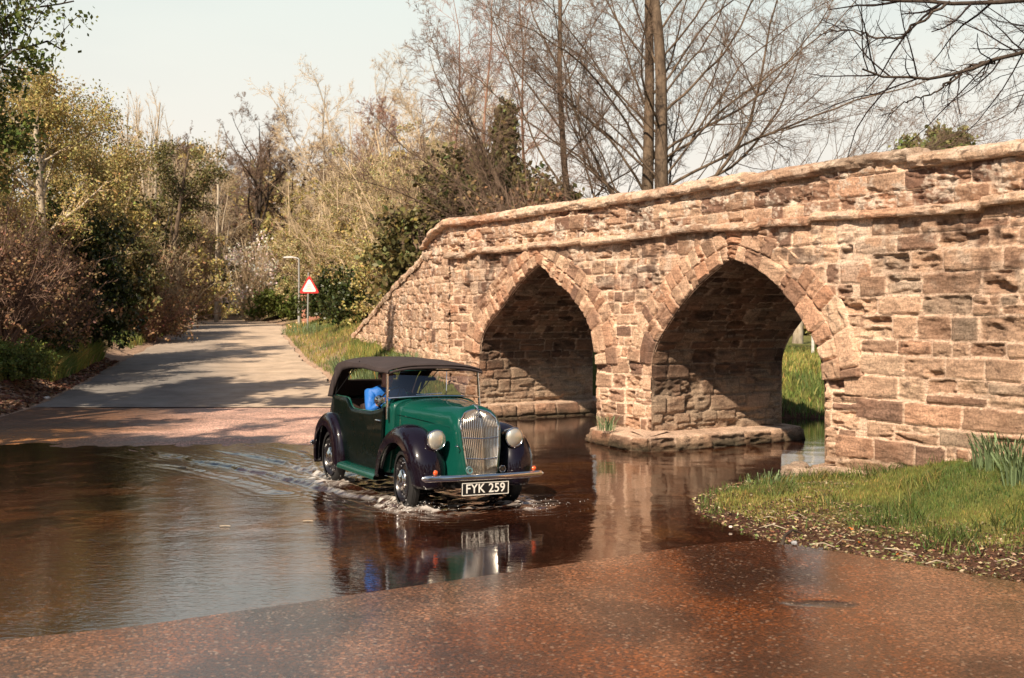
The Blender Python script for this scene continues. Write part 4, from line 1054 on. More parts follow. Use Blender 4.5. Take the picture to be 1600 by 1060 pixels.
for sy, kind in ((-1, 'round'), (1, 'hex')):
    o_ = empty('badge', (0.700, sy*0.185, 0.487)); o_.parent = car
    nb_ = 24 if kind == 'round' else 6
    b = B(); b.lathe([(0,0.008),(0.036,0.008),(0.040,0.004),(0.040,-0.004),(0,-0.004)], (0,0,0), Vector((1,0,0)), nb_); b.build('badge_plate', mat('badge_teal',(0.10,0.22,0.22),0.3) if kind == 'round' else M['plate'], o_, sharp=30)
    b = B(); b.tube([(0.009, 0.036*math.cos(t), 0.036*math.sin(t)) for t in np.linspace(0, 2*math.pi, nb_+1)[:-1]], 0.0035, 6, closed=True); b.tube([(0,0,-0.04),(0,0,-0.08)], 0.006, 6)
    b.box((0.010,0,0),(0.004,0.030,0.008)); b.box((0.010,0,0.012),(0.004,0.016,0.006)); b.box((0.010,0,-0.012),(0.004,0.016,0.006)); b.build('badge_rim', M['chrome'], o_)
for sy in (-1, 1):
    o_ = empty('indicator', (0.69, sy*0.555, 0.475)); o_.parent = car
    b = B(); b.ball((0.008,0,0), 0.026, sc=(0.8,1,1)); b.build('lens', M['orange'], o_)
    b = B(); b.lathe([(0.028,0.0),(0.030,-0.006),(0.022,-0.022),(0,-0.028)], (0.008,0,0), Vector((1,0,0)), 16); b.tube([(0,0,-0.02),(0,0,-0.05)], 0.006, 6); b.build('lamp_body', M['chrome'], o_)
b = B(); b.tube([(0.55,-0.255,0.73),(0.60,-0.27,0.72),(0.60,-0.30,0.72)], 0.007, 6); b.build('side_badge', M['chrome'], car)

# ------------------------------------------------------------------ driver
def skin_obj(name, verts, edges, radii, m, parent=None, root=0, sub=2):
    me = bpy.data.meshes.new(name); me.from_pydata(verts, edges, []); o = bpy.data.objects.new(name, me); COL.objects.link(o)
    if parent: o.parent = parent
    me.materials.append(m)
    md = o.modifiers.new('skin', 'SKIN'); md.use_smooth_shade = True
    for i, r_ in enumerate(radii): me.skin_vertices[0].data[i].radius = (r_ if hasattr(r_, '__len__') else (r_, r_)); me.skin_vertices[0].data[i].use_root = (i == root)
    sb = o.modifiers.new('sub', 'SUBSURF'); sb.levels = sub; sb.render_levels = sub
    return o
def carpt(v): return (Matrix.Translation(CARP) @ Matrix.Rotation(CARY, 4, 'Z')) @ Vector(v)
msk = mat('skin', (0.34,0.17,0.12), 0.6); mjk = mat('jacket_blue', (0.010,0.12,0.44), 0.6); mtr = mat('trousers_dark', (0.03,0.03,0.045), 0.8); mhr = mat('hair_dark', (0.05,0.035,0.03), 0.7)
n = N(mjk); n.normal(n.bump(n.noise(n.coord(), 16, 3), 0.02, 0.8))
DY = -0.29
sk0 = {'pel':(-1.40,DY,0.68),'wst':(-1.44,DY,0.82),'chs':(-1.44,DY,0.98),'upc':(-1.42,DY,1.10),'nck':(-1.39,DY,1.19),'nk2':(-1.37,DY,1.23),
 'hd1':(-1.355,DY,1.285),'hd2':(-1.35,DY,1.345),'hd3':(-1.36,DY,1.40),
 'shR':(-1.42,DY-0.18,1.10),'elR':(-1.26,DY-0.24,0.90),'wrR':(-1.08,DY-0.16,1.04),'haR':(-1.03,DY-0.155,1.09),
 'shL':(-1.42,DY+0.18,1.10),'elL':(-1.26,DY+0.23,0.90),'wrL':(-1.08,DY+0.16,1.04),'haL':(-1.03,DY+0.155,1.09),
 'hpR':(-1.36,DY-0.09,0.66),'knR':(-0.98,DY-0.12,0.70),'anR':(-0.78,DY-0.11,0.42),'toR':(-0.66,DY-0.11,0.40),
 'hpL':(-1.36,DY+0.09,0.66),'knL':(-0.98,DY+0.10,0.70),'anL':(-0.78,DY+0.10,0.42),'toL':(-0.66,DY+0.10,0.40)}
sk = {k: (v[0]+0.10, v[1]+0.02, v[2]+0.035) if v[0] < -1.2 else v for k, v in sk0.items()}
for k in ('hd1','hd2','hd3','nk2'): sk[k] = (sk[k][0], sk[k][1], sk[k][2]-0.02)
names = list(sk); ids = {k: i for i, k in enumerate(names)}
E_ = [('pel','wst'),('wst','chs'),('chs','upc'),('upc','nck'),('nck','nk2'),('nk2','hd1'),('hd1','hd2'),('hd2','hd3'),('upc','shR'),('shR','elR'),('elR','wrR'),('wrR','haR'),('upc','shL'),('shL','elL'),('elL','wrL'),('wrL','haL'),('pel','hpR'),('hpR','knR'),('knR','anR'),('anR','toR'),('pel','hpL'),('hpL','knL'),('knL','anL'),('anL','toL')]
rad = dict(pel=.12,wst=.11,chs=.12,upc=.095,nck=.06,nk2=.055,hd1=(.075,.085),hd2=(.078,.098),hd3=(.06,.08),shR=.05,elR=.045,wrR=.03,haR=(.035,.02),shL=.05,elL=.045,wrL=.03,haL=(.035,.02),hpR=.09,knR=.06,anR=.04,toR=.035,hpL=.09,knL=.06,anL=.04,toL=.035)
vv = [tuple(carpt(sk[k])) for k in names]; ee = [(ids[a], ids[b_]) for a, b_ in E_]; rr = [rad[k] for k in names]
# fingers curled round the steering wheel rim
for h_, sg in (('haR',-1),('haL',1)):
    hp = Vector(sk[h_])
    for f_ in range(4):
        b0 = hp+Vector((0.012, 0.0, 0.018-f_*0.014)); p1 = b0+Vector((0.032,-sg*0.008,0.004)); p2 = p1+Vector((0.008,-sg*0.022,0.0)); p3 = p2+Vector((-0.014,-sg*(0.014-0.002*f_),0.0))
        i0 = len(vv); vv += [tuple(carpt(p)) for p in (b0,p1,p2,p3)]; rr += [0.0095,0.009,0.0085,0.0075]; ee += [(ids[h_], i0),(i0,i0+1),(i0+1,i0+2),(i0+2,i0+3)]
    b0 = hp+Vector((-0.005,-sg*0.022,0.012)); p1 = b0+Vector((0.022,-sg*0.012,0.012)); i0 = len(vv); vv += [tuple(carpt(b0)), tuple(carpt(p1))]; rr += [0.011,0.009]; ee += [(ids[h_], i0),(i0,i0+1)]
person = skin_obj('person', vv, ee, rr, msk)
tag(person, 'driver in a bright blue jacket seated at the wheel of the green car', 'person')
jn = ['wst','chs','upc','nck','shR','elR','wrR','shL','elL','wrL']; ji = {k: i for i, k in enumerate(jn)}
skin_obj('jacket', [tuple(carpt(sk[k])) for k in jn], [(ji[a], ji[b_]) for a, b_ in E_ if a in ji and b_ in ji], [.14,.165,.155,.085,.092,.062,.042,.092,.062,.042], mjk, person, root=2)
tn = ['pel','hpR','knR','anR','hpL','knL','anL']; ti = {k: i for i, k in enumerate(tn)}
skin_obj('trousers', [tuple(carpt(sk[k])) for k in tn], [(ti[a], ti[b_]) for a, b_ in E_ if a in ti and b_ in ti], [.15,.11,.08,.055,.11,.08,.055], mtr, person)
hc = Vector((-1.265,DY+0.02,1.35))
b = B(); G = []
for i in range(9):
    th = math.pi*0.56*i/8; G.append([carpt(hc+Vector((0.102*math.sin(th)*math.cos(p)-0.012-0.03*(i/8), 0.088*math.sin(th)*math.sin(p), 0.118*math.cos(th)))) for p in np.linspace(0, 2*math.pi, 21)[:-1]])
b.grid(G, cv=True); b.build('hair', mhr, person)
fc = Vector((-1.175,DY+0.02,1.335))
b = B(); b.tube([carpt(fc+Vector((-0.012,0,0.02))), carpt(fc+Vector((0.018,0,-0.012)))], [0.007,0.012], 8); b.build('nose', msk, person)
for sg in (-1, 1):
    b = B(); b.ball(carpt(fc+Vector((-0.016,sg*0.032,0.022))), 0.010, 10); b.build('eye', M['white'], person)
    b = B(); b.ball(carpt((-1.26,DY+0.02+sg*0.094,1.34)), 0.028, 10, (0.6,0.5,1)); b.build('ear', msk, person)
b = B(); b.tube([carpt(fc+Vector((-0.008,-0.025,-0.042))), carpt(fc+Vector((-0.002,0,-0.044))), carpt(fc+Vector((-0.008,0.025,-0.042)))], 0.006, 6); b.build('mouth', mat('lips',(0.35,0.12,0.10),0.5), person)
# ------------------------------------------------------------------ trees and plants
def norm(v): return v/np.maximum(np.linalg.norm(v, axis=-1, keepdims=True), 1e-9)
def tubes(p0, p1, r0, r1, n):
    d = norm(p1-p0); up = np.where(np.abs(d[:, 2:3]) > 0.9, np.array([[1., 0, 0]]), np.array([[0, 0, 1.]]))
    a = norm(np.cross(d, up)); b = np.cross(d, a)
    ang = 2*np.pi*np.arange(n)/n; ca, sa = np.cos(ang), np.sin(ang)
    off = a[:, None, :]*ca[None, :, None]+b[:, None, :]*sa[None, :, None]
    V = np.stack([p0[:, None]+off*r0[:, None, None], p1[:, None]+off*r1[:, None, None]], 1).reshape(-1, 3)
    m = len(p0); base = (np.arange(m)*2*n)[:, None]; k = np.arange(n)[None, :]; k2 = (k+1) % n
    F = np.stack([base+k, base+k2, base+n+k2, base+n+k], -1).reshape(-1, 4)
    return V, F
def grow(seed, base, dirs, Ls, Rs, levels):
    """returns per level: list of (points (m,K+1,3), radii (m,K+1)) """
    rng = np.random.default_rng(seed); out = []
    base = np.array(base, float).reshape(-1, 3); d = norm(np.array(dirs, float).reshape(-1, 3)); Ln = np.array(Ls, float).ravel(); Rn = np.array(Rs, float).ravel()
    for li, lv in enumerate(levels):
        K = lv.get('K', 5); P = [base]; dd = d.copy(); p = base.copy()
        for k in range(K):
            dd = norm(dd+rng.normal(0, lv.get('jit', 0.1), dd.shape)+np.array([0, 0, lv.get('trop', 0.0)])+np.array([0, 0, lv.get('curl', 0.0)])*k/K)
            p = p+dd*(Ln/K)[:, None]; P.append(p)
        P = np.stack(P, 1); f = np.linspace(0, 1, K+1)
        rad = Rn[:, None]*(1-(1-lv.get('tip', 0.35))*f[None, :])
        out.append((P, rad))
        if li+1 == len(levels): break
        nx = levels[li+1]; nch = nx['n']; m = len(base)
        cnt = np.maximum(1, rng.poisson(nch, m)) if nch < 40 else np.full(m, nch)
        if nx.get('bylen'): cnt = np.maximum(1, (cnt*Ln/Ln.mean()).astype(int))
        idx = np.repeat(np.arange(m), cnt)
        u = rng.uniform(nx.get('start', 0.25), 1.0, len(idx))**nx.get('bias', 0.9)
        pos = u*K; i0 = np.minimum(pos.astype(int), K-1); fr = pos-i0
        b0 = P[idx, i0]*(1-fr)[:, None]+P[idx, i0+1]*fr[:, None]
        pd = norm(P[idx, i0+1]-P[idx, i0])
        rv = norm(rng.normal(0, 1, pd.shape)); perp = norm(rv-pd*(rv*pd).sum(1, keepdims=True))
        ang = np.radians(rng.normal(nx.get('ang', 45), nx.get('angv', 10), len(idx)))
        d = norm(pd*np.cos(ang)[:, None]+perp*np.sin(ang)[:, None]+np.array([0, 0, nx.get('lift', 0.0)]))
        shape = nx.get('shape', lambda u: 1.0-0.55*u)
        Ln2 = Ln[idx]*nx.get('len', 0.5)*shape(u)*rng.uniform(0.65, 1.25, len(idx))
        rp = np.interp(pos, np.arange(K+1), np.ones(K+1)) if False else (rad[idx, i0]*(1-fr)+rad[idx, i0+1]*fr)
        Rn2 = np.minimum(rp*nx.get('rad', 0.5), nx.get('rmax', 9))*rng.uniform(0.75, 1.1, len(idx)); Rn2 = np.maximum(Rn2, nx.get('rmin', 0.002))
        base, Ln, Rn = b0, Ln2, Rn2
    return out
def seg(P, rad):
    return P[:, :-1].reshape(-1, 3), P[:, 1:].reshape(-1, 3), rad[:, :-1].ravel(), rad[:, 1:].ravel()
def mesh_levels(levels, ns, lo, hi):
    Vs, Fs, o = [], [], 0
    for li in range(lo, hi):
        P, r_ = levels[li]; V, F = tubes(*seg(P, r_), ns[li]); Vs.append(V); Fs.append(F+o); o += len(V)
    return np.concatenate(Vs), np.concatenate(Fs)
def leaves(rng, pts, per, spread, size, var=0.3, flat=0.0, tone=(0.55,1.35), elong=1.5):
    n_ = len(pts)*per; c = np.repeat(pts, per, 0)+rng.normal(0, spread, (n_, 3))
    a = norm(rng.normal(0, 1, (n_, 3))*np.array([1,1,1-flat])); t = norm(rng.normal(0, 1, (n_, 3))); b_ = norm(np.cross(a, t))
    s = size*rng.uniform(0.6, 1.4, n_)[:, None]
    V = np.stack([c-a*s*elong*0.5, c+b_*s*0.5, c+a*s*elong*0.5, c-b_*s*0.5], 1).reshape(-1, 3)
    F = np.arange(n_*4).reshape(-1, 4)
    tn = rng.uniform(*tone, n_)[:, None]*(1+rng.normal(0, 0.10, (n_, 3)))
    return V, F, np.repeat(tn, 4, 0)

def tree(name, label, cat, pos, seed, levels, L0, R0, d0=(0,0,1), bark='bark', twig='twig', split=2, ns=(10,7,4,3,3), leaf=None, group=None, extra=None, rz=0.0):
    root = empty(name, (pos[0], pos[1], pos[2]))
    root.rotation_euler = (0, 0, rz)
    bs = [(0,0,-0.15)]; ds = [d0]; Ls = [L0]; Rs = [R0]
    if extra:
        for e in extra: bs.append(e[0]); ds.append(e[1]); Ls.append(e[2]); Rs.append(e[3])
    lv = grow(seed, bs, ds, Ls, Rs, levels)
    V, F = mesh_levels(lv, ns, 0, split); mesh_np('trunk', V, F, M[bark], root)
    if len(lv) > split:
        V, F = mesh_levels(lv, ns, split, len(lv)); mesh_np('crown', V, F, M[twig], root, smooth=False)
    if leaf:
        rng = np.random.default_rng(seed+7); pts = lv[-1][0][:, -1]
        if leaf.get('mid'): pts = np.concatenate([pts, lv[-1][0][:, 1]])
        if leaf.get('keep'): pts = pts[rng.random(len(pts)) < leaf['keep']]
        V, F, tn = leaves(rng, pts, leaf['per'], leaf['spread'], leaf['size'], tone=leaf.get('tone', (0.5,1.4)))
        mesh_np('foliage', V, F, M[leaf['mat']], root, col=tn, smooth=False)
    return tag(root, label, cat, group)
def wpos(px, D, z=None):
    x = (px-800)/1800*D; return (x, D, zat(x, D)-0.05 if z is None else z)

BARE = lambda n1=13, n2=7, n3=6, n4=5, trop=0.03, ang=48, st=0.18, l1=0.55: [dict(K=9, jit=0.035, trop=0.02, tip=0.25), dict(n=n1, start=st, ang=ang, len=l1, rad=0.46, K=7, jit=0.10, trop=trop, tip=0.3),
   dict(n=n2, start=0.2, ang=42, len=0.5, rad=0.55, K=5, jit=0.13, trop=trop, tip=0.35), dict(n=n3, start=0.15, ang=42, len=0.5, rad=0.5, K=4, jit=0.15, rmin=0.006, trop=0.01), dict(n=n4, start=0.15, ang=40, len=0.55, rad=0.6, K=3, jit=0.18, rmin=0.0045)]
# twin bare trees behind the bridge, long drooping limbs that sweep up to the right
def sweeper(nm, label, px, D, L0, R0, seed, d0, limbs, cat='tree'):
    root = empty(nm, wpos(px, D))
    z0 = root.location.z; rng = np.random.default_rng(seed)
    trunk = grow(seed, [(0,0,-0.1)], [d0], [L0], [R0], [dict(K=16, jit=0.028, tip=0.2, trop=0.012)])[0]
    P0, r0 = trunk; hs = P0[0, :, 2]
    bs, ds, Ls, Rs = [], [], [], []
    for (h, az, el, ln, rr) in limbs:
        p = [np.interp(h, hs, P0[0, :, i]) for i in range(3)]; bs.append(p)
        ds.append((math.cos(R(az))*math.cos(R(el)), math.sin(R(az))*math.cos(R(el)), math.sin(R(el)))); Ls.append(ln*1.05); Rs.append(rr*0.66)
    lv = grow(seed+1, bs, ds, Ls, Rs, [dict(K=18, jit=0.10, trop=0.012, tip=0.14), dict(n=16, start=0.10, ang=38, angv=14, len=0.38, rad=0.46, K=8, jit=0.16, trop=0.02, tip=0.3, bylen=1),
        dict(n=9, start=0.1, ang=38, len=0.45, rad=0.55, K=5, jit=0.15, trop=0.0, rmin=0.0055), dict(n=8, start=0.1, ang=40, len=0.5, rad=0.6, K=4, jit=0.18, rmin=0.0038)])
    V0, F0 = tubes(*seg(P0, r0), 16); V1, F1 = mesh_levels(lv, (9,5,3,3), 0, 2)
    mesh_np('trunk', np.concatenate([V0, V1]), np.concatenate([F0, F1+len(V0)]), M['bark'], root)
    V, F = mesh_levels(lv, (9,5,3,3), 2, 4); mesh_np('crown', V, F, M['twig'], root, smooth=False)
    return tag(root, label, cat)
sweeper('bare_tree', 'taller straight trunk of the twin bare trees behind the bridge, its long limbs sweeping right', 1031, 30, 17, 0.23, 11, (0.030,0,1),
  [(1.9,-3,14,9.5,.06),(2.9,-6,38,9,.06),(4.6,12,55,7,.05),(6.8,8,62,6,.045),(3.6,-10,24,9,.06),(5.2,-4,36,8,.055),(7.9,-6,45,6,.045),(3.0,178,40,6,.05),(2.2,-8,16,8.5,.06),(2.7,4,26,9.5,.075),(3.1,170,30,6,.05),(3.4,-4,33,10.5,.08),(4.0,8,38,9,.07),(4.4,-12,42,8.5,.065),(4.6,185,45,5,.05),(5.4,5,48,8,.06),(5.8,175,52,5,.05),(6.4,-10,50,7,.06),(7.2,0,50,6,.05),(7.5,180,55,5,.05),(8.6,10,55,5,.05),(3.8,60,35,6,.05),(5,100,35,5,.05),(6,250,40,5,.045),(9,190,55,5,.04),(9.6,0,60,5,.04),(2.4,-2,10,7.5,.045)])
sweeper('bare_tree', 'rougher darker left trunk of the twin bare trees behind the bridge', 1010, 30.5, 15, 0.21, 12, (0.004,0,1),
  [(1.2,182,12,5.5,.05),(2.6,176,26,7,.06),(3.8,182,35,7,.06),(5.0,176,42,6.5,.05),(6.0,184,45,6,.05),(1.6,178,20,5,.06),(2.2,160,34,7,.07),(2.8,185,45,7.5,.075),(3.4,172,50,7,.07),(4.2,190,55,6.5,.06),(4.6,5,60,5,.06),(5.4,180,52,6,.055),(6.6,170,58,5,.05),(6.9,0,60,5,.05),(7.8,185,60,5,.045),(5.0,60,50,5,.05),(3.2,300,45,4,.045),(8.5,90,60,4,.04)])
sweeper('leaning_tree', 'slender bare tree leaning left behind the bridge, beside the twin trunks', 915, 33, 13, 0.13, 13, (-0.23,0,1),
  [(2.0,5,50,4,.04),(2.6,178,40,6,.06),(3.2,10,45,5,.05),(4.2,170,50,6,.055),(5.0,0,52,4.5,.045),(5.8,185,50,5,.05),(6.8,5,50,4,.04),(7.6,180,55,4.5,.04),(9,0,60,3.5,.035),(9.5,180,60,3.5,.035)])
sweeper('leaning_tree', 'dark stem arching far left over the bushes behind the bridge parapet', 898, 31, 7.5, 0.10, 14, (-0.42,0,1),
  [(1.2,178,25,4.5,.055),(1.7,172,38,6,.06),(2.3,185,48,5.5,.05),(3.0,178,38,5,.05),(3.9,170,50,4.5,.045),(4.6,90,60,4,.04),(5.2,185,50,4,.04),(6,175,60,3.5,.03)])
# birches
for i, (px, D, L0, dx, lab) in enumerate([(790,46,15,-0.10,'reddish bare birch rising left of the leaning tree'),(735,50,14.5,-0.16,'pale stemmed birch leaning left with a drooping reddish crown'),(850,48,15,-0.03,'tall thin reddish birch just left of the slender leaning tree')]):
    tree('birch_tree', lab, 'tree', wpos(px, D), 60+i, [dict(K=10, jit=0.07, trop=0.015, tip=0.12), dict(n=24, start=0.22, ang=36, len=0.34, rad=0.45, K=7, jit=0.11, trop=0.01, tip=0.3), dict(n=10, start=0.12, ang=38, len=0.45, rad=0.5, K=5, jit=0.15, trop=-0.02, rmin=0.007), dict(n=8, start=0.1, ang=38, len=0.5, rad=0.6, K=4, jit=0.17, trop=-0.03, rmin=0.0055)], L0*0.95, 0.10, (dx,0,1), 'bark_red', 'twig_red', group=None)
# dark evergreen behind the parapet and its neighbours
def evergreen(name, label, pos, h, r_, seed, leafm='leaf_dark', nl=5200, size=0.16, shape=lambda u: (1-u)**0.8, brown=0.25, base=0.05):
    root = empty(name, pos); rng = np.random.default_rng(seed)
    V, F = tubes(np.array([[0,0,-.1],[0,0,h*0.5]]), np.array([[0,0,h*.5],[0,0,h*.97]]), np.array([.12,.07]), np.array([.07,.02]), 8); mesh_np('trunk', V, F, M['bark_dark'], root)
    nb = 110; u = rng.uniform(base, 1, nb)**0.9; az = rng.uniform(0, 6.28, nb); rr = r_*shape(u)*rng.uniform(0.55, 1.1, nb)
    cx = np.stack([np.cos(az)*rr, np.sin(az)*rr, h*u+rng.normal(0, .1, nb)+0.10*rr], -1)
    b0 = np.stack([0*u, 0*u, h*u*0.93], -1); Vb, Fb = tubes(b0, cx, np.full(nb, .03), np.full(nb, .008), 4)
    q = rng.uniform(0.25, 1.05, (nb, 46, 1)); pts = (b0[:, None]*(1-q)+cx[:, None]*q+rng.normal(0, 0.10+0.05*r_, (nb, 46, 3))).reshape(-1, 3)
    per = max(1, int(nl/len(pts)))
    V, F, tn = leaves(rng, pts, per, 0.07, size); cr_ = mesh_np('crown', V, F, M[leafm], root, col=tn, smooth=False)
    mesh_np('branches', Vb, Fb, M['twig_dark'], root)
    return tag(root, label, 'tree')
evergreen('conifer', 'pointed dark brown-green conifer among the birches', wpos(790, 42), 8.0, 1.25, 5, 'leaf_ever', 12000, 0.15)
evergreen('conifer', 'smaller dark conifer tip just left of the pointed conifer', wpos(745, 44), 6.6, 1.0, 6, 'leaf_dark', 7000, 0.15)

def bush(name, label, pos, rx, ry, h, seed, leafm='leaf_olive', nleaf=9000, size=0.09, twig='twig', stems=26, twn=6, group=None, cat='bush', tone=(0.5,1.4), clump=60, cl_r=0.30, spread=None, fill=0.25, copyof=None):
    root = empty(name, pos); rng = np.random.default_rng(seed)
    k = clump; a = rng.uniform(0, 6.28, k); v_ = rng.uniform(0.0, 1, k); el = np.arcsin(v_**0.8); rad_ = rng.uniform(fill, 1, k)**0.45
    cc = np.stack([np.cos(a)*np.cos(el)*rx*rad_, np.sin(a)*np.cos(el)*ry*rad_, 0.12*h+np.sin(el)*h*0.86*rad_*rng.uniform(0.85, 1.08, k)], -1)
    if stems:
        # stems reach out to the clumps and break into twigs that poke through
        j = rng.integers(0, k, stems); tip = cc[j]; b0 = rng.normal(0, 0.10, (stems, 3))*np.array([rx, ry, 0])
        dirs = norm(tip-b0+np.array([0,0,0.2])); Ls = np.linalg.norm(tip-b0, axis=1)*rng.uniform(0.95, 1.25, stems)
        lv = grow(seed+3, b0, dirs, Ls, np.full(stems, 0.010+0.006*h), [dict(K=5, jit=0.09, trop=0.04, tip=0.4), dict(n=twn, start=0.25, ang=35, len=0.42, rad=0.55, K=4, jit=0.14, rmin=0.006), dict(n=twn, start=0.15, ang=36, len=0.5, rad=0.6, K=3, jit=0.16, rmin=0.0045)])
        V, F = mesh_levels(lv, (5,3,3), 0, 3); mesh_np('stems', V, F, M[twig], root, smooth=False)
    if nleaf:
        per = max(1, nleaf//(k*14)); pts = (cc[:, None]+rng.normal(0, 1, (k, 14, 3))*cl_r*np.array([1,1,0.75])*(0.35+0.25*h**0.5)).reshape(-1, 3)
        pts = pts[pts[:, 2] > 0.0]
        V, F, tn = leaves(rng, pts, per, spread or size*1.1, size, tone=tone); V[:, 2] = np.maximum(V[:, 2], 0.01)
        mesh_np('foliage', V, F, M[leafm], root, col=tn, smooth=False)
    return tag(root, label, cat, group)

# ---- behind the bridge and wing wall: dark scrub, then the yellow-green thicket
bush('evergreen_bush', 'dark evergreen bush peeping over the left end of the bridge parapet', wpos(722, 33), 2.6, 2.2, 4.9, 101, 'leaf_ever', 14000, 0.12, 'twig', 40, 7)
bush('scrub_bush', 'brown twiggy scrub against the parapet right of the dark evergreen bush', wpos(815, 30), 2.6, 1.8, 4.6, 102, 'leaf_brown', 3500, 0.08, 'twig', 60, 8)
bush('evergreen_bush', 'dark green ivy bush below the leaning tree at the parapet', wpos(800, 36), 2.4, 2, 6.2, 103, 'leaf_ever', 12000, 0.13, 'twig', 30, 7)
bush('thicket_bush', 'tall tan twiggy thicket with yellow-green buds rising behind the wing wall', wpos(645, 45), 3.2, 2.6, 8.4, 104, 'leaf_yellow', 20000, 0.052, 'twig_tan', 90, 9)
bush('thicket_bush', 'broad yellow-green thicket behind the triangular road sign', wpos(560, 64), 4.6, 3, 9.2, 105, 'leaf_yellow', 32000, 0.062, 'twig_tan', 90, 9)
bush('thicket_bush', 'paler budding thicket between the sign and the wing wall', wpos(596, 52), 2.6, 2.4, 6.0, 106, 'leaf_olive', 15000, 0.052, 'twig_tan', 70, 9)
bush('blossom_bush', 'white flowering bush beside the lane behind the clipped hedge', wpos(398, 72), 2.1, 2, 6.0, 107, 'blossom', 3000, 0.10, 'twig_tan', 60, 8, tone=(0.6,0.95))
bush('thicket_bush', 'yellow-green thicket behind the street lamp', wpos(492, 74), 3.6, 3, 9.0, 108, 'leaf_olive', 22000, 0.068, 'twig_tan', 60, 8)
bush('laurel_bush', 'glossy dark laurel bush at the end of the wing wall', wpos(570, 43), 1.35, 1.2, 2.3, 109, 'leaf_dark', 9000, 0.08, 'twig_dark', 10, 4)
bush('laurel_bush', 'dark rounded bush right of the brick pillar by the sign', wpos(520, 53), 1.5, 1.2, 2.2, 110, 'leaf_dark', 8000, 0.09, 'twig_dark', 10, 4)
bush('shrub', 'olive shrub in front of the laurel bush near the wing wall foot', wpos(610, 39), 1.3, 1.1, 3.4, 111, 'leaf_olive', 6000, 0.07, 'twig_tan', 24, 6)
for i, (px, D, h, lab) in enumerate([(388,88,3.3,'pale green clipped hedge bush farthest along the lane'),(412,80,3.0,'clipped hedge bush second from the far end of the lane'),(436,73,2.8,'green clipped hedge bush midway along the lane verge'),(457,67,2.5,'darker hedge bush just left of the street lamp')]):
    bush('hedge_bush', lab, wpos(px, D), 2.3, 1.3, h, 120+i, 'leaf_mid', 6500, 0.13, 'twig_dark', 6, 3, group='clipped hedge bushes along the lane')

# ---- trees beyond the bend
FORK = lambda n1=8, l1=1.15, a1=30, n2=9, n3=8, n4=6: [dict(K=6, jit=0.03, trop=0.02, tip=0.62), dict(n=n1, start=0.55, ang=a1, angv=13, len=l1, rad=0.55, K=9, jit=0.085, trop=0.03, tip=0.25, shape=lambda u: 1.0-0.1*u),
   dict(n=n2, start=0.18, ang=40, len=0.42, rad=0.5, K=5, jit=0.14, trop=0.03, bylen=1), dict(n=n3, start=0.12, ang=42, len=0.5, rad=0.55, K=4, jit=0.16, rmin=0.013), dict(n=n4, start=0.1, ang=42, len=0.55, rad=0.6, K=3, jit=0.18, rmin=0.010)]
ROUND = lambda n1=18, st=0.38, l1=0.36, a1=50: [dict(K=10, jit=0.06, trop=0.03, tip=0.04), dict(n=n1, start=st, ang=a1, angv=12, len=l1, rad=0.5, K=8, jit=0.12, trop=0.05, tip=0.28, shape=lambda u: 1.15-0.65*u),
   dict(n=11, start=0.15, ang=42, len=0.45, rad=0.5, K=5, jit=0.15, trop=0.02), dict(n=9, start=0.12, ang=42, len=0.5, rad=0.55, K=4, jit=0.17, rmin=0.012), dict(n=7, start=0.1, ang=42, len=0.55, rad=0.6, K=3, jit=0.18, rmin=0.009)]
oak = BARE(11, 7, 7, 5, trop=0.03, ang=46, st=0.42, l1=0.50)
tree('oak_tree', 'dark branching oak standing highest beyond the bend in the lane', 'tree', wpos(388, 92), 201, ROUND(26,0.34,0.46,48), 15.0, 0.46, (0.01,0,1), 'bark_dark', 'twig', ns=(9,6,4,3,3))
tree('oak_tree', 'dark oak leaning right, just right of the highest oak', 'tree', wpos(436, 96), 202, ROUND(20,0.40,0.40,42), 15.0, 0.34, (0.12,0,1), 'bark_dark', 'twig', ns=(9,6,4,3,3))
tree('bare_tree', 'rounded tan-crowned tree left of the birches', 'tree', wpos(585, 84), 203, ROUND(24,0.30,0.42,46), 14.0, 0.32, (-0.02,0,1), 'bark_pale', 'twig_red')
tree('bare_tree', 'loose tan tree between the oaks and the rounded tan-crowned tree', 'tree', wpos(520, 88), 204, FORK(10,1.2,32,12,9,7), 8.8, 0.28, (0.03,0,1), 'bark_pale', 'twig_tan')
tree('bare_tree', 'tan twiggy tree right behind the budding thicket', 'tree', wpos(668, 66), 205, FORK(9,1.2,34,11,9,7), 7.2, 0.22, (0.0,0,1), 'bark_pale', 'twig_tan')
# upright pollard stems: individual thin trees
pop = [dict(K=8, jit=0.03, trop=0.03, tip=0.2), dict(n=11, start=0.15, ang=24, len=0.42, rad=0.5, K=6, jit=0.07, trop=0.06), dict(n=6, start=0.1, ang=26, len=0.45, rad=0.55, K=4, jit=0.1, trop=0.04, rmin=0.010), dict(n=5, start=0.1, ang=28, len=0.5, rad=0.6, K=3, jit=0.12, rmin=0.008)]
tpl = tree('thin_tree', 'thin upright bare tree crowded with others left of the oaks', 'tree', wpos(232, 62), 301, pop, 10.4, 0.14, (0.02,0,1), 'bark_pale', 'twig_tan', group='thin upright bare trees left of the oaks')
tp2 = tree('thin_tree', 'thin upright bare tree crowded with others left of the oaks', 'tree', wpos(262, 66), 302, pop, 11.0, 0.15, (-0.02,0,1), 'bark_pale', 'twig_tan', group='thin upright bare trees left of the oaks')
rng = np.random.default_rng(5)
for i, (px, D) in enumerate([(215,84),(240,88),(275,92),(310,90),(335,88),(208,58),(222,70),(246,60),(252,74),(280,62),(292,72),(306,66),(322,76),(338,70),(352,84),(300,82),(268,78)]):
    copy_tree((tpl, tp2)[i % 2], wpos(px, D), rng.uniform(0, 6), rng.uniform(0.82, 1.05))
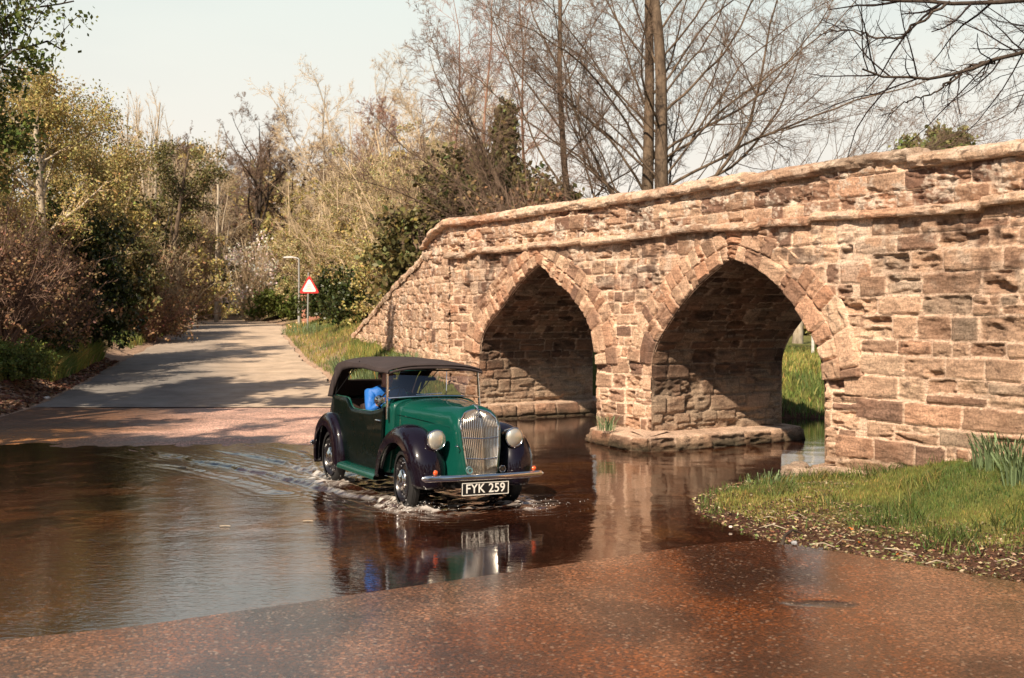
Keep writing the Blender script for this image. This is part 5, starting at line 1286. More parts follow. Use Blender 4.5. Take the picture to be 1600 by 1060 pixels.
# far wood closing the view: repeated bare trees behind everything
fw = 'bare wood trees in the distance beyond the lane'
f1 = tree('wood_tree', 'distant bare tree in the line of woodland closing the view', 'tree', wpos(455, 112), 310, ROUND(20,0.25,0.40,42), 11.5, 0.20, (0,0,1), 'bark_pale', 'twig_tan', group=fw, ns=(7,5,3,3,3))
f2 = tree('wood_tree', 'distant bare tree in the line of woodland closing the view', 'tree', wpos(330, 108), 311, ROUND(18,0.22,0.36,34), 12.5, 0.18, (0,0,1), 'bark', 'twig', group=fw, ns=(7,5,3,3,3))
for i, (px, D) in enumerate([(300,118),(365,122),(395,118),(420,124),(490,118),(525,110),(560,116),(595,104),(630,110),(655,92),(690,84),(715,98),(480,104),(545,98),(610,90),(350,100),(640,78),(700,70),(760,88),(740,72),(212,72),(232,80),(255,74),(278,82),(300,76),(322,84),(345,78),(470,84),(505,78),(540,84),(570,76),(610,80),(645,72),(680,80)]):
    copy_tree((f1, f2)[(i*7) % 2], wpos(px, D), rng.uniform(0, 6), rng.uniform(0.72, 0.98))
# understorey beyond the bend
ub = 'brown and olive undergrowth bushes beyond the bend'
u1 = bush('undergrowth_bush', 'tangled olive-brown bush at the wood edge beyond the bend', wpos(330, 92), 4.0, 2.5, 6.0, 401, 'leaf_olive', 9000, 0.17, 'twig', 40, 7, group=ub)
u2 = bush('undergrowth_bush', 'tangled olive-brown bush at the wood edge beyond the bend', wpos(290, 86), 3.6, 2.5, 5.4, 402, 'leaf_brown', 6000, 0.16, 'twig', 60, 8, group=ub)
for i, (px, D, s) in enumerate([(255,80,1.0),(362,98,1.1),(390,104,1.1),(420,104,1.0),(455,92,1.2),(500,86,1.3),(545,78,1.3),(590,70,1.2),(640,62,1.25),(690,54,1.15),(235,74,1.1),(310,100,1.3),(270,96,1.3),(740,50,1.0),(345,112,1.4),(660,78,1.5),(600,92,1.6),(540,104,1.7),(480,110,1.7),(420,118,1.7),(300,112,2.3),(350,118,2.3),(400,122,2.4),(450,116,2.3),(500,112,2.4),(550,104,2.2),(600,98,2.2),(650,88,2.0),(690,74,1.8),(260,108,2.0),(225,88,1.7),(240,98,1.9)]):
    copy_tree((u1, u2)[i % 2], wpos(px, D), rng.uniform(0, 6), s)
bush('brush_bush', 'brown brushwood mass standing behind the ivy-clad tree left of the bend', wpos(278, 62), 2.8, 2.2, 6.8, 330, 'leaf_olive', 7000, 0.10, 'twig', 90, 9)
bush('brush_bush', 'olive-brown brushwood filling the gap below the thin upright trees', wpos(238, 66), 3.2, 2.2, 8.2, 331, 'leaf_olive', 10000, 0.12, 'twig_tan', 80, 9)
bush('holly_bush', 'dark holly at the outside of the bend below the oaks', wpos(322, 84), 3.2, 2.4, 5.4, 332, 'leaf_ever', 12000, 0.16, 'twig_dark', 20, 5)
bush('brush_bush', 'tangled brown brush beside the blossom at the bend', wpos(358, 88), 3.0, 2.4, 6.8, 333, 'leaf_brown', 5000, 0.12, 'twig', 90, 9)
# ivy-clad stump trees beside the lane, left of the bend
tree('ivy_tree', 'dead ivy-clad tree with a broken pale limb beside the bend', 'tree', wpos(252, 54), 320, BARE(9,6,5,4,ang=50,st=0.3,l1=0.4), 8.5, 0.18, (0.12,0,1), 'bark', 'twig_tan', leaf=dict(per=16, spread=0.20, size=0.07, mat='leaf_ever', keep=0.5))
bush('bramble_bush', 'pale bare brushwood hanging over the left verge at the bend', wpos(256, 50), 2.0, 1.8, 4.0, 321, 'leaf_brown', 2500, 0.09, 'twig_tan', 70, 8)
bush('holly_bush', 'dark holly bush behind the pale brushwood on the left verge', wpos(205, 54), 2.0, 2.0, 6.4, 322, 'leaf_ever', 11000, 0.12, 'twig', 20, 5)
bush('holly_bush', 'mid green bush between the holly and the lane bend', wpos(150, 46), 2.4, 2.0, 6.4, 323, 'leaf_olive', 12000, 0.10, 'twig_tan', 30, 6)

M['twig_bramble'] = mat('twig_bramble', (0.24,0.155,0.115), 0.85, spec=0.1)
# ---- the left bank
leafy = lambda n1=12: [dict(K=8, jit=0.05, trop=0.02, tip=0.3), dict(n=n1, start=0.22, ang=52, len=0.62, rad=0.5, K=7, jit=0.11, trop=0.03), dict(n=8, start=0.15, ang=42, len=0.5, rad=0.55, K=5, jit=0.14, trop=0.0, rmin=0.008), dict(n=7, start=0.1, ang=42, len=0.5, rad=0.6, K=4, jit=0.16, trop=-0.02, rmin=0.005)]
tree('leafing_tree', 'large tree with fresh olive leaves and a pale trunk on the left bank', 'tree', wpos(78, 31), 501, leafy(17), 6.6, 0.20, (-0.05,0,1), 'bark_pale', 'twig_tan', leaf=dict(per=14, spread=0.17, size=0.047, mat='leaf_olive', mid=True, tone=(0.45,1.5)))
tree('leafing_tree', 'yellow-green leafing tree right of the pale trunk on the left bank', 'tree', wpos(150, 36), 502, leafy(17), 6.0, 0.17, (0.05,0,1), 'bark', 'twig_tan', leaf=dict(per=14, spread=0.18, size=0.047, mat='leaf_olive', mid=True, keep=0.9, tone=(0.45,1.3)))
tree('leafing_tree', 'green leafing tree at the left edge of the picture', 'tree', wpos(-90, 27), 503, leafy(14), 5.6, 0.2, (0.03,0,1), 'bark_dark', 'twig', leaf=dict(per=4, spread=0.10, size=0.06, mat='leaf_olive', mid=True, tone=(0.45,1.4)))
tree('leafing_tree', 'dark-limbed leafing tree filling behind the pale trunk', 'tree', wpos(20, 40), 504, leafy(16), 7.8, 0.22, (0.0,0,1), 'bark_dark', 'twig_tan', leaf=dict(per=11, spread=0.18, size=0.055, mat='leaf_olive', mid=True, tone=(0.4,1.2)))
bush('holly_bush', 'big dark evergreen bush overhanging the left verge', wpos(108, 34), 1.75, 1.7, 4.6, 510, 'leaf_dark', 26000, 0.085, 'twig_dark', 20, 5, clump=110)
bush('holly_bush', 'dark evergreen bush farther along the left verge', wpos(165, 43), 1.7, 1.7, 5.0, 511, 'leaf_ever', 18000, 0.09, 'twig_dark', 16, 5, clump=90)
bush('bramble_bush', 'reddish-brown bramble tangle at the left edge of the picture', wpos(-10, 27.5), 2.0, 1.8, 3.6, 512, 'leaf_brown', 6000, 0.055, 'twig_bramble', 110, 8)
bush('bramble_bush', 'brown bramble tangle under the dark evergreen bush', wpos(62, 31), 1.9, 1.7, 3.6, 513, 'leaf_brown', 6000, 0.06, 'twig_bramble', 90, 8)
bush('low_shrub', 'low dark green shrub at the foot of the left bank', wpos(5, 26.0), 1.2, 0.9, 0.8, 514, 'leaf_mid', 9000, 0.045, 'twig_dark', 12, 4, tone=(0.6,1.5))
bush('low_shrub', 'low leafy shrub beside the bramble on the left bank', wpos(40, 30.0), 1.2, 0.9, 1.0, 515, 'leaf_dark', 7000, 0.05, 'twig_dark', 12, 4)
bush('scrub_bush', 'brown scrub low on the left bank past the dark bush', wpos(225, 44), 1.8, 1.6, 2.2, 516, 'leaf_brown', 4500, 0.07, 'twig_red', 60, 8)
# ---- near trees whose boughs enter the frame, and the trees on the near left bank that shade the water
def bough(name, label, base, segs, seed, bark, twig, leaf=None, trunk_h=8.0, trunk_r=0.28, twn=7, sub=9, rl=0.30):
    """a tree off frame: trunk plus boughs that reach into the picture along given points"""
    root = empty(name, (base[0], base[1], zat(base[0], base[1])-0.1)); o = np.array(root.location)
    V0, F0 = tubes(np.array([[0,0,0],[0,0,trunk_h*.5]]), np.array([[0,0,trunk_h*.5],[0.1,0,trunk_h]]), np.array([trunk_r,trunk_r*.8]), np.array([trunk_r*.8,trunk_r*.5]), 14)
    Vs, Fs, off = [V0], [F0], len(V0); Vt, Ft, ot = [], [], 0; rng = np.random.default_rng(seed); lp = []
    for pts, r0, r1 in segs:
        P = np.array(pts, float)-o; s = np.r_[0, np.cumsum(np.linalg.norm(np.diff(P, axis=0), axis=1))]
        f = np.linspace(0, s[-1], 26); Q = np.stack([np.interp(f, s, P[:, i]) for i in range(3)], -1); Q[1:-1] = (Q[:-2]+Q[1:-1]+Q[2:])/3; Q[2:-1] += rng.normal(0, 0.02, Q[2:-1].shape)
        rad_ = np.linspace(r0, r1, 26); V, F = tubes(Q[:-1], Q[1:], rad_[:-1], rad_[1:], 8); Vs.append(V); Fs.append(F+off); off += len(V)
        m = int(sub*s[-1]); u = rng.uniform(0.12, 1, m)*25; i0 = np.minimum(u.astype(int), 24); b0 = Q[i0]+(Q[i0+1]-Q[i0])*(u-i0)[:, None]
        pd = norm(Q[i0+1]-Q[i0]); rv = norm(rng.normal(0, 1, pd.shape)*np.array([1,0.7,1])); pe = norm(rv-pd*(rv*pd).sum(1, keepdims=True)); d = norm(pd*0.75+pe*0.75)
        lv = grow(seed+5, b0, d, rl*rng.uniform(0.4, 1.4, m)*(s[-1]**0.5), np.full(m, max(r1*0.9, 0.006)), [dict(K=5, jit=0.14, trop=0.02, tip=0.4), dict(n=twn*0.6, start=0.15, ang=42, len=0.5, rad=0.6, K=4, jit=0.18, rmin=0.0028), dict(n=twn*0.5, start=0.15, ang=42, len=0.5, rad=0.65, K=3, jit=0.2, rmin=0.0022)])
        V, F = mesh_levels(lv, (4,3,3), 0, 3); Vt.append(V); Ft.append(F+ot); ot += len(V); lp.append(lv[-1][0][:, -1]); lp.append(lv[-1][0][:, 1])
    mesh_np('trunk', np.concatenate(Vs), np.concatenate(Fs), M[bark], root); mesh_np('crown', np.concatenate(Vt), np.concatenate(Ft), M[twig], root, smooth=False)
    if leaf:
        V, F, tn = leaves(rng, np.concatenate(lp), leaf['per'], leaf['spread'], leaf['size']); mesh_np('foliage', V, F, M[leaf['mat']], root, col=tn, smooth=False)
    return tag(root, label, 'tree')
def at(px, py, D):  # a point of the place from a direction and a distance
    return ((px-800)/1800*D, D, 2.0+(490-py)/1800*D)
bough('overhanging_tree', 'dark bare boughs reaching in from the right above the bridge', (13.5, 16.0), [
   ([(13.5,16,8.0), at(1700,20,16.5), at(1600,3,16.5), at(1480,6,16.7), at(1370,2,17)], 0.075, 0.022),
   ([(13.5,16,6.6), at(1680,60,16.5), at(1600,82,16.5), at(1550,100,16.5), at(1500,118,16.4), at(1430,128,16.3), at(1385,130,16.2), at(1345,110,16.1)], 0.07, 0.014),
   ([at(1550,100,16.5), at(1520,104,16.8), at(1500,112,17), at(1470,140,17.2)], 0.026, 0.010),
   ([at(1480,6,16.7), at(1440,30,16.7), at(1400,66,16.8), at(1340,52,17), at(1290,50,17.2)], 0.022, 0.010),
   ([at(1500,118,16.4), at(1450,150,16.4), at(1400,165,16.4), at(1385,185,16.4)], 0.016, 0.007),
   ([(13.5,16,7.2), at(1690,50,16), at(1620,110,16), at(1590,150,16), at(1582,180,16)], 0.03, 0.007)], 71, 'bark_dark', 'twig_dark', twn=8, sub=6, rl=0.40)
bough('overhanging_tree', 'leafy bough of a near tree dipping into the top left corner', (-9.0, 11.5), [
   ([(-9.0,11.5,5.4), at(-140,60,12.5), at(-40,70,12.5), at(30,20,12.6), at(120,5,12.8)], 0.04, 0.008),
   ([(-9.0,11.5,4.2), at(-120,120,12), at(-20,130,12), at(10,90,12), at(60,60,12), at(100,80,12)], 0.045, 0.008),
   ([(-9.0,11.5,3.9), at(-100,160,12), at(-30,150,12), at(0,180,12), at(18,210,12)], 0.04, 0.007),
   ([(-9.0,11.5,6.2), (-8.4,10.2,7.2), (-7.6,8.8,7.8)], 0.05, 0.01), ([(-9.0,11.5,5.8), (-8.2,13.2,7.0), (-7.5,15,7.4)], 0.05, 0.01), ([(-9.0,11.5,6.0), (-10.5,12,7.2), (-12,13,7.8)], 0.05, 0.01)], 72, 'bark_dark', 'twig_dark',
   leaf=dict(per=4, spread=0.06, size=0.035, mat='leaf_mid'), twn=7, sub=8, rl=0.34)
sh = [dict(K=8, jit=0.05, trop=0.02, tip=0.3), dict(n=18, start=0.40, ang=55, len=0.42, rad=0.5, K=7, jit=0.11, trop=0.03), dict(n=8, start=0.15, ang=42, len=0.5, rad=0.55, K=5, jit=0.14, trop=0.0, rmin=0.008), dict(n=6, start=0.1, ang=42, len=0.5, rad=0.6, K=4, jit=0.16, trop=-0.02, rmin=0.006)]
s1 = tree('shade_tree', 'dense leafing tree on the near left bank, outside the picture', 'tree', (-10.2, 8.5, 0.3), 601, sh, 9.5, 0.24, (0.0,0,1), 'bark_dark', 'twig_dark', leaf=dict(per=7, spread=0.16, size=0.15, mat='leaf_mid', mid=True), group='trees round the ford outside the picture')
for (x, y, s_) in ((-13.0,9.5,1.12),(-11.6,16.2,1.5),(-13.5,12,1.3),(-9.8,3.6,0.9)): copy_tree(s1, (x, y, 0.3), x*3, s_)
# trees and scrub behind the camera: what the paintwork and the glass mirror
for (x, y, s_) in ((-16,-10,1.2),(-9,-17,1.1),(-1,-20,1.2),(7,-18,1.1),(14,-12,1.2),(18,-3,1.1),(17,5,1.0),(-20,-2,1.2)): copy_tree(s1, (x, y, 0.0), x*2, s_)
for (x, y, s_) in ((-13,-6,1.1),(-6,-13,1.1),(2,-15,1.1),(10,-11,1.1),(14,-4,1.0),(-14,3,0.9),(13,3,0.8),(-20,17,1.0),(-22,24,1.1),(-22,31,1.2),(-19,12,1.0)): copy_tree(u1, (x, y, 0.0), x, s_)
# ---- beyond the arch
tree('willow_tree', 'small bare tree seen through the right-hand arch', 'tree', wpos(1246, 44), 701, BARE(10,6,5,4,ang=50,st=0.25,l1=0.5), 4.6, 0.22, (0.02,0,1), 'bark_pale', 'twig_tan', extra=[((0.2,0,1.4),(0.9,0,0.25),2.6,0.10)])
b = B(); px_, D_ = 1270, 31.0; p_ = wpos(px_, D_); b.box((0,0,0.62),(0.07,0.07,1.3),bev=0.008); b.box((0,0,1.29),(0.085,0.085,0.03),bev=0.006)
tag(b.build('white_post', mat('white_post_paint',(0.72,0.68,0.60),0.7), None, sharp=30, loc=(p_[0], p_[1], p_[2])), 'thin white post on the far bank seen through the right-hand arch', 'post')
evergreen('conifer', 'left-hand green conifer top showing above the bridge parapet', wpos(1416, 62, 1.0), 10.3, 1.9, 801, 'leaf_conifer', 24000, 0.15, lambda u: (1-u)**0.4, base=0.3)
evergreen('conifer', 'tallest middle conifer top showing above the bridge parapet', wpos(1463, 64, 1.0), 11.1, 2.0, 802, 'leaf_conifer', 24000, 0.15, lambda u: (1-u)**0.4, base=0.3)
evergreen('conifer', 'rounded right-hand conifer top showing above the bridge parapet', wpos(1492, 62, 1.0), 10.6, 2.0, 803, 'leaf_conifer', 24000, 0.15, lambda u: (1-u)**0.4, base=0.3)
evergreen('conifer', 'small pointed conifer top between the left and middle ones above the parapet', wpos(1440, 66, 1.0), 10.5, 1.6, 804, 'leaf_conifer', 18000, 0.15, lambda u: (1-u)**0.4, base=0.3)
# hedges low beyond the bridge so the field is closed
hb_ = 'low field hedge bushes beyond the far bank'
h1 = bush('field_bush', 'low brown-green bush in the field hedge beyond the far bank', wpos(1210, 60), 3.2, 1.6, 2.6, 451, 'leaf_olive', 6000, 0.15, 'twig', 24, 6, group=hb_)
for px, D in [(1250,62),(1300,61),(1340,63),(1150,62),(900,60),(980,61),(1060,62),(1400,62)]: copy_tree(h1, wpos(px, D), rng.uniform(0, 6), rng.uniform(.8, 1.1))
# ------------------------------------------------------------------ grass, flowers, litter, street furniture
def blades(name, label, xs, ys, n_, hgt, wid, seed, test, matn='grass', lean=0.35, tone=(0.45,1.5), cat='grass', hf=None, tan=0.16):
    rng = np.random.default_rng(seed); x = rng.uniform(*xs, n_*3); y = rng.uniform(*ys, n_*3)
    z, dr, ds = height(x, y); ok = test(x, y, z, dr, ds, rng); x, y, z = x[ok][:n_], y[ok][:n_], z[ok][:n_]; m = len(x)
    h = rng.uniform(0.5, 1.4, m)*hgt*(0.6+0.9*fbm(x*1.8, y*1.8, 3, seed)); 
    if hf is not None: h = h*hf(x, y)
    a = rng.uniform(0, 6.28, m); w2 = wid*rng.uniform(0.6, 1.3, m)*0.5
    side = np.stack([np.cos(a), np.sin(a), 0*a], -1)*w2[:, None]; ld = rng.uniform(0, 6.28, m); ln = np.stack([np.cos(ld), np.sin(ld), 0*ld], -1)*(h*lean*rng.uniform(0.2, 1.6, m))[:, None]
    b0 = np.stack([x, y, z-0.01], -1); up = np.array([0,0,1.]); mid = b0+ln*0.35+up*(h*0.6)[:, None]; tip = b0+ln+up*(h*0.95)[:, None]
    V = np.stack([b0-side, b0+side, mid+side*0.7, mid-side*0.7, tip], 1).reshape(-1, 3); o = np.arange(m)[:, None]*5
    F = np.concatenate([o+np.array([[0,1,2]]), o+np.array([[0,2,3]]), o+np.array([[3,2,4]])])
    tn = rng.uniform(*tone, m)[:, None]*(1+rng.normal(0, .08, (m, 3))); dry = rng.random(m) < tan; tn[dry] *= np.array([2.0,1.35,1.9])
    patch = sstep(0.38, 0.62, fbm(x*1.1, y*1.1, 4, seed+2))[:, None]; tn = tn*(np.array([0.62,0.72,0.7])*(1-patch)+np.array([1.45,1.12,1.1])*patch)
    o_ = mesh_np(name, V, F, M[matn], col=np.repeat(tn, 5, 0), smooth=False)
    return tag(o_, label, cat, kind='stuff')
nf = lambda x, y, s=21: fbm(x*1.7, y*1.7, 4, s)
blades('grass', 'short green grass on the near right bank below the bridge', (2.0,7.5), (7.2,14.5), 60000, 0.046, 0.006, 1, lambda x, y, z, dr, ds, r_: (dr > 1.1*(1-sstep(11.8,13.5,y))+(nf(x, y)-0.5)*1.3+r_.uniform(-.3, .3, x.shape)) & (ds > 0.25) & (dr > 0.2) & (sdf(x, y, [tw(8.6,0.0),tw(18,0.0),tw(18,5),tw(8.6,5)]) > 0))
blades('grass', 'rough grass tufts at the waterline tip of the near right bank', (1.7,4.2), (11.2,14.3), 1800, 0.09, 0.008, 2, lambda x, y, z, dr, ds, r_: (ds > 0.05) & (dr > 0.5) & (ds < 0.9) & (nf(x*1.6, y*1.6, 4) > 0.52))
blades('weeds', 'longer weed tufts standing in the near right bank', (2.6,7.5), (8.5,14.5), 6500, 0.13, 0.010, 9, lambda x, y, z, dr, ds, r_: (np.minimum(dr, ds) > 0.5) & (fbm(x*2.2, y*2.2, 3, 90) > 0.60) & (sdf(x, y, [tw(8.6,0.0),tw(18,0.0),tw(18,5),tw(8.6,5)]) > 0), lean=0.8, tone=(0.4,1.2), cat='weeds')
blades('grass', 'long grass on the verge right of the lane', (-16,-0.5), (22.5,60), 42000, 0.15, 0.014, 3, lambda x, y, z, dr, ds, r_: (dr > 0.15) & (dr < 7) & (ds > 0.3) & (x > np.interp(y, [a for a, _ in REDGE], [b_ for _, b_ in REDGE])) & (r_.random(x.shape) < np.clip(1.3-(y-22)/50, .3, 1)), tone=(0.6,1.7), tan=0.3)
blades('grass', 'lush grass and nettles on the far bank seen through the right-hand arch', (3.6,12), (21.8,36), 26000, 0.15, 0.022, 4, lambda x, y, z, dr, ds, r_: (ds > 0.0) & (x > y*0.17) & (x < y*0.36), tone=(0.6,1.8), tan=0.2)
blades('grass', 'bright green grass on the left verge', (-12.6,-9.5), (22,34), 9000, 0.30, 0.014, 5, lambda x, y, z, dr, ds, r_: (dr > 1.0) & (dr < 2.4) & (x < -8) & (nf(x, y, 41) > 0.42), tone=(0.8,1.9))
blades('grass', 'grass patches on the left verge near the bend', (-17,-12), (40,60), 6000, 0.30, 0.03, 6, lambda x, y, z, dr, ds, r_: (dr > 0.4) & (dr < 2.5) & (x < -12), tone=(0.6,1.4))
blades('fern_clump', 'bright green cow parsley clump on the left verge below the dark bush', (-13.0,-10.6), (28.0,35.5), 12000, 0.48, 0.030, 7, lambda x, y, z, dr, ds, r_: (dr > 0.5) & (dr < 2.2) & (x < -9), tone=(1.2,2.4), cat='plant', lean=0.6)  # tone raised to paint in sunlight on the clump
# leaf litter and mud bits along the near right bank
def litter(name, label, xs, ys, n_, size, seed, test, cols, lift=0.01):
    rng = np.random.default_rng(seed); x = rng.uniform(*xs, n_*3); y = rng.uniform(*ys, n_*3); z, dr, ds = height(x, y)
    ok = test(x, y, dr, ds, rng); x, y, z = x[ok][:n_], y[ok][:n_], z[ok][:n_]; pts = np.stack([x, y, z+lift], -1)
    V, F, tn = leaves(rng, pts, 1, 0.004, size, flat=0.75, elong=2.4, tone=(0.6,1.2)); c_ = np.array(cols)[rng.integers(0, len(cols), len(x))]
    tn = np.repeat(c_, 4, 0)*tn
    return tag(mesh_np(name, V, F, M['litter'], col=tn, smooth=False), label, 'litter', kind='stuff')
M['litter'] = mat_leaf('litter', (1,1,1), 0.8, transl=0.05)
litter('leaf_litter', 'dead leaves and twig bits on the muddy edge of the near right bank', (1.6,6.5), (7.0,13.6), 17000, 0.015, 11, lambda x, y, dr, ds, r_: (np.minimum(dr, ds) > 0.0) & (np.minimum(dr, ds) < 1.5), [(0.20,0.10,0.055),(0.10,0.055,0.035),(0.34,0.24,0.13),(0.06,0.035,0.025),(0.45,0.36,0.22),(0.16,0.19,0.05)])
litter('leaf_litter', 'dead leaves under the left bank shrubs', (-14,-9), (20,36), 8000, 0.06, 12, lambda x, y, dr, ds, r_: (dr > 0.1) & (dr < 2.5) & (x < -8.8), [(0.20,0.10,0.06),(0.12,0.06,0.04),(0.30,0.19,0.12)])
# sticks on the bank
rng = np.random.default_rng(8); 
tw_x = rng.uniform(1.9, 5.2, 60); tw_y = rng.uniform(8.4, 12.4, 60); z_, dr_, ds_ = height(tw_x, tw_y); ok = (np.minimum(dr_, ds_) > 0.1) & (np.minimum(dr_, ds_) < 1.0)
lab_s = 'pale stick lying in the mud of the near right bank'
k_ = 0
for x, y, z in zip(tw_x[ok], tw_y[ok], z_[ok]):
    if k_ >= 14: break
    a = rng.uniform(0, 6.28); L_ = rng.uniform(0.10, 0.28); b = B(); b.tube([(0,0,0.012),(math.cos(a)*L_*.5,math.sin(a)*L_*.5,0.02+rng.uniform(0,.03)),(math.cos(a+.3)*L_,math.sin(a+.3)*L_,0.015)], [0.005,0.0045,0.002], 5)
    tag(b.build('stick', M['bark_pale'], None, loc=(x, y, z)), lab_s, 'stick', 'pale sticks lying on the muddy bank'); k_ += 1
# arched root and stones by the waterline
p = (2.32, 9.86); b = B(); b.tube([(0,0,-0.02),(0.03,0.02,0.06),(0.10,0.05,0.10),(0.20,0.10,0.06)], [0.016,0.014,0.012,0.006], 7); tag(b.build('root', M['bark_dark'], None, loc=(p[0], p[1], 0.03)), 'dark curved root arching out of the mud at the slab edge', 'root')
def rock(name, label, pos, sc, seed, m, cat='stone', group=None):
    rng = np.random.default_rng(seed); n_ = 18; th = np.linspace(0, np.pi, n_); ph = np.linspace(0, 2*np.pi, 2*n_, endpoint=False); T, Pp_ = np.meshgrid(th, ph, indexing='ij')
    d = np.stack([np.sin(T)*np.cos(Pp_), np.sin(T)*np.sin(Pp_), np.cos(T)], -1); r_ = 1+0.35*(fbm(d[..., 0]*2+seed+9, d[..., 1]*2+d[..., 2]*1.7+9, 4, seed)-0.5)*2
    p_ = np.sign(d)*np.abs(d)**0.8*r_[..., None]*np.array(sc); i = np.arange(n_-1)[:, None]*2*n_+np.arange(2*n_)[None]; j = np.arange(n_-1)[:, None]*2*n_+(np.arange(2*n_)[None]+1) % (2*n_)
    F = np.stack([i, i+2*n_, j+2*n_, j], -1).reshape(-1, 4); c_ = np.tile(np.array([0.46,0.34,0.25])*rng.uniform(.7, 1.1), (p_.size//3, 1))*(0.8+0.4*fbm(d[..., 0]*5+9, d[..., 2]*5+9, 3, seed).reshape(-1, 1))
    return tag(mesh_np(name, p_.reshape(-1, 3), F, m, col=c_, loc=pos), label, cat, group)
rp = [((8.72,-0.30),(.17,.13,.10),'large pale'),((8.98,-0.42),(.13,.11,.08),'squarish pale'),((8.62,-0.12),(.12,.10,.07),'dark undercut'),((9.25,-0.38),(.15,.10,.07),'flat pale')]
for i, (c_, s_, l_) in enumerate(rp):
    q_ = tw(*c_); rock('stone', l_+' stone at the waterline foot of the right abutment', (q_[0], q_[1], 0.05+0.02*i), s_, 30+i, M['stone'])
rock('pebble', 'pink-white pebble at the muddy tip of the near right bank', (2.02, 10.6, 0.03), (.018,.014,.010), 50, mat('pebble_white',(0.72,0.6,0.5),0.7))
rock('pebble', 'pale bluish stone caught by the arched root', (2.42, 9.84, 0.03), (.028,.022,.018), 51, mat('pebble_blue',(0.3,0.3,0.31),0.5))
rock('pebble', 'white litter scrap lying on the left dirt verge', (-10.35, 25.6, 0.12), (.07,.05,.035), 52, mat('scrap_white',(0.8,0.75,0.7),0.6))
for i, (x, y) in enumerate([(2.95,9.75),(3.15,9.35),(3.05,10.3)]):
    z = zat(x, y); V, F, tn = leaves(np.random.default_rng(i), np.array([[0,0,0.03]]), 2, 0.006, 0.028, flat=0.6); tag(mesh_np('fallen_leaf', V, F, M['leaf_orange'] if 'leaf_orange' in M else M.setdefault('leaf_orange', mat_leaf('leaf_orange', (0.75,0.20,0.04))), col=tn*0+1, loc=(x, y, z)), 'bright orange fallen leaf on the near right bank', 'leaf', 'orange fallen leaves on the bank')

# daffodil clumps
def daffs(label, pos, n_, hgt, rad_, nfl, seed, flc=(0.85,0.55,0.12), group=None):
    root = empty('daffodil_clump', pos); rng = np.random.default_rng(seed); a = rng.uniform(0, 6.28, n_); r_ = rad_*rng.uniform(0, 1, n_)**0.6
    b0 = np.stack([np.cos(a)*r_, np.sin(a)*r_*0.7, 0*a-0.03], -1); h = hgt*rng.uniform(0.6, 1.15, n_); out = norm(b0+rng.normal(0, 0.4*rad_, b0.shape))*np.array([1,1,0]); ln = out*(h*rng.uniform(0.15, 0.75, n_))[:, None]
    sa = rng.uniform(0, 6.28, n_); w2 = 0.0055*rng.uniform(.7, 1.2, n_)*(0.8+hgt); sd_ = np.stack([np.cos(sa), np.sin(sa), 0*sa], -1)*w2[:, None]; up = np.array([0,0,1.])
    m1 = b0+ln*0.2+up*(h*0.5)[:, None]; m2 = b0+ln*0.65+up*(h*0.88)[:, None]; tip = b0+ln*1.25+up*(h*0.85)[:, None]
    V = np.stack([b0-sd_, b0+sd_, m1-sd_, m1+sd_, m2-sd_*.8, m2+sd_*.8, tip], 1).reshape(-1, 3); o = np.arange(n_)[:, None]*7
    F = np.concatenate([o+np.array([[0,1,3]]), o+np.array([[0,3,2]]), o+np.array([[2,3,5]]), o+np.array([[2,5,4]]), o+np.array([[4,5,6]])])
    mesh_np('leaves', V, F, M['daff'], root, col=np.repeat(rng.uniform(.5, 1.4, n_)[:, None]*np.ones(3), 7, 0), smooth=False)
    for k in range(nfl):
        aa = rng.uniform(0, 6.28); c_ = Vector((math.cos(aa)*rad_*rng.uniform(0.1,.9), math.sin(aa)*rad_*0.6-0.05, hgt*rng.uniform(0.75, 1.1))); s_ = 0.042*(0.7+0.4*hgt*1.5); bb = B()
        fd = Vector((rng.normal(0,.5), -1, rng.normal(0,.25))).normalized(); u_ = fd.orthogonal().normalized(); v2 = fd.cross(u_)
        for q in range(6):
            t = q*math.pi/3; e = u_*math.cos(t)+v2*math.sin(t); g = u_*math.cos(t+1.57)+v2*math.sin(t+1.57); bb.add([c_, c_+e*s_*.6+g*s_*.35, c_+e*s_*1.1, c_+e*s_*.6-g*s_*.35], [(0,1,2,3)])
        fl = bb.build('flower', M['petal'], root, sharp=10)
        bb = B(); bb.lathe([(0.012,0),(0.014,0.02),(0.020,0.034)], c_, fd, 8); bb.tube([c_, (c_.x*0.7, c_.y*0.7, 0)], 0.005, 5); bb.build('trumpet', M['trumpet'], fl)
    return tag(root, label, 'flowers', group)
M['petal'] = mat('petal', (0.90,0.74,0.42), 0.6); M['trumpet'] = mat('trumpet', (0.85,0.36,0.06), 0.6)
dz = lambda px, D: wpos(px, D)
daffs('dense tall daffodil clump against the foot of the wing wall with no flowers', dz(645, 25.5), 240, 0.50, 0.55, 0, 1)
daffs('daffodil clump with yellow flowers at the middle of the wing wall foot', dz(600, 26.5), 200, 0.46, 0.55, 4, 2)
daffs('daffodil clump with a single flower by the wing wall, left of the flowering one', dz(566, 27.5), 150, 0.42, 0.45, 1, 3)
daffs('leafy daffodil clump at the lower end of the wing wall', dz(540, 31), 170, 0.55, 0.35, 0, 4)
daffs('blue-green daffodil leaves at the foot of the road sign', dz(494, 45.5), 120, 0.5, 0.5, 0, 5)
daffs('daffodil clump with white blooms at the foot of the street lamp', dz(474, 48), 110, 0.5, 0.5, 2, 6)
daffs('small daffodil clump with white blooms on the lane edge left of the lamp', dz(452, 50), 60, 0.45, 0.3, 3, 7)
daffs('big daffodil clump at the foot of the bridge at the right edge of the picture', wpos(1575, 11.7), 200, 0.40, 0.36, 0, 8)
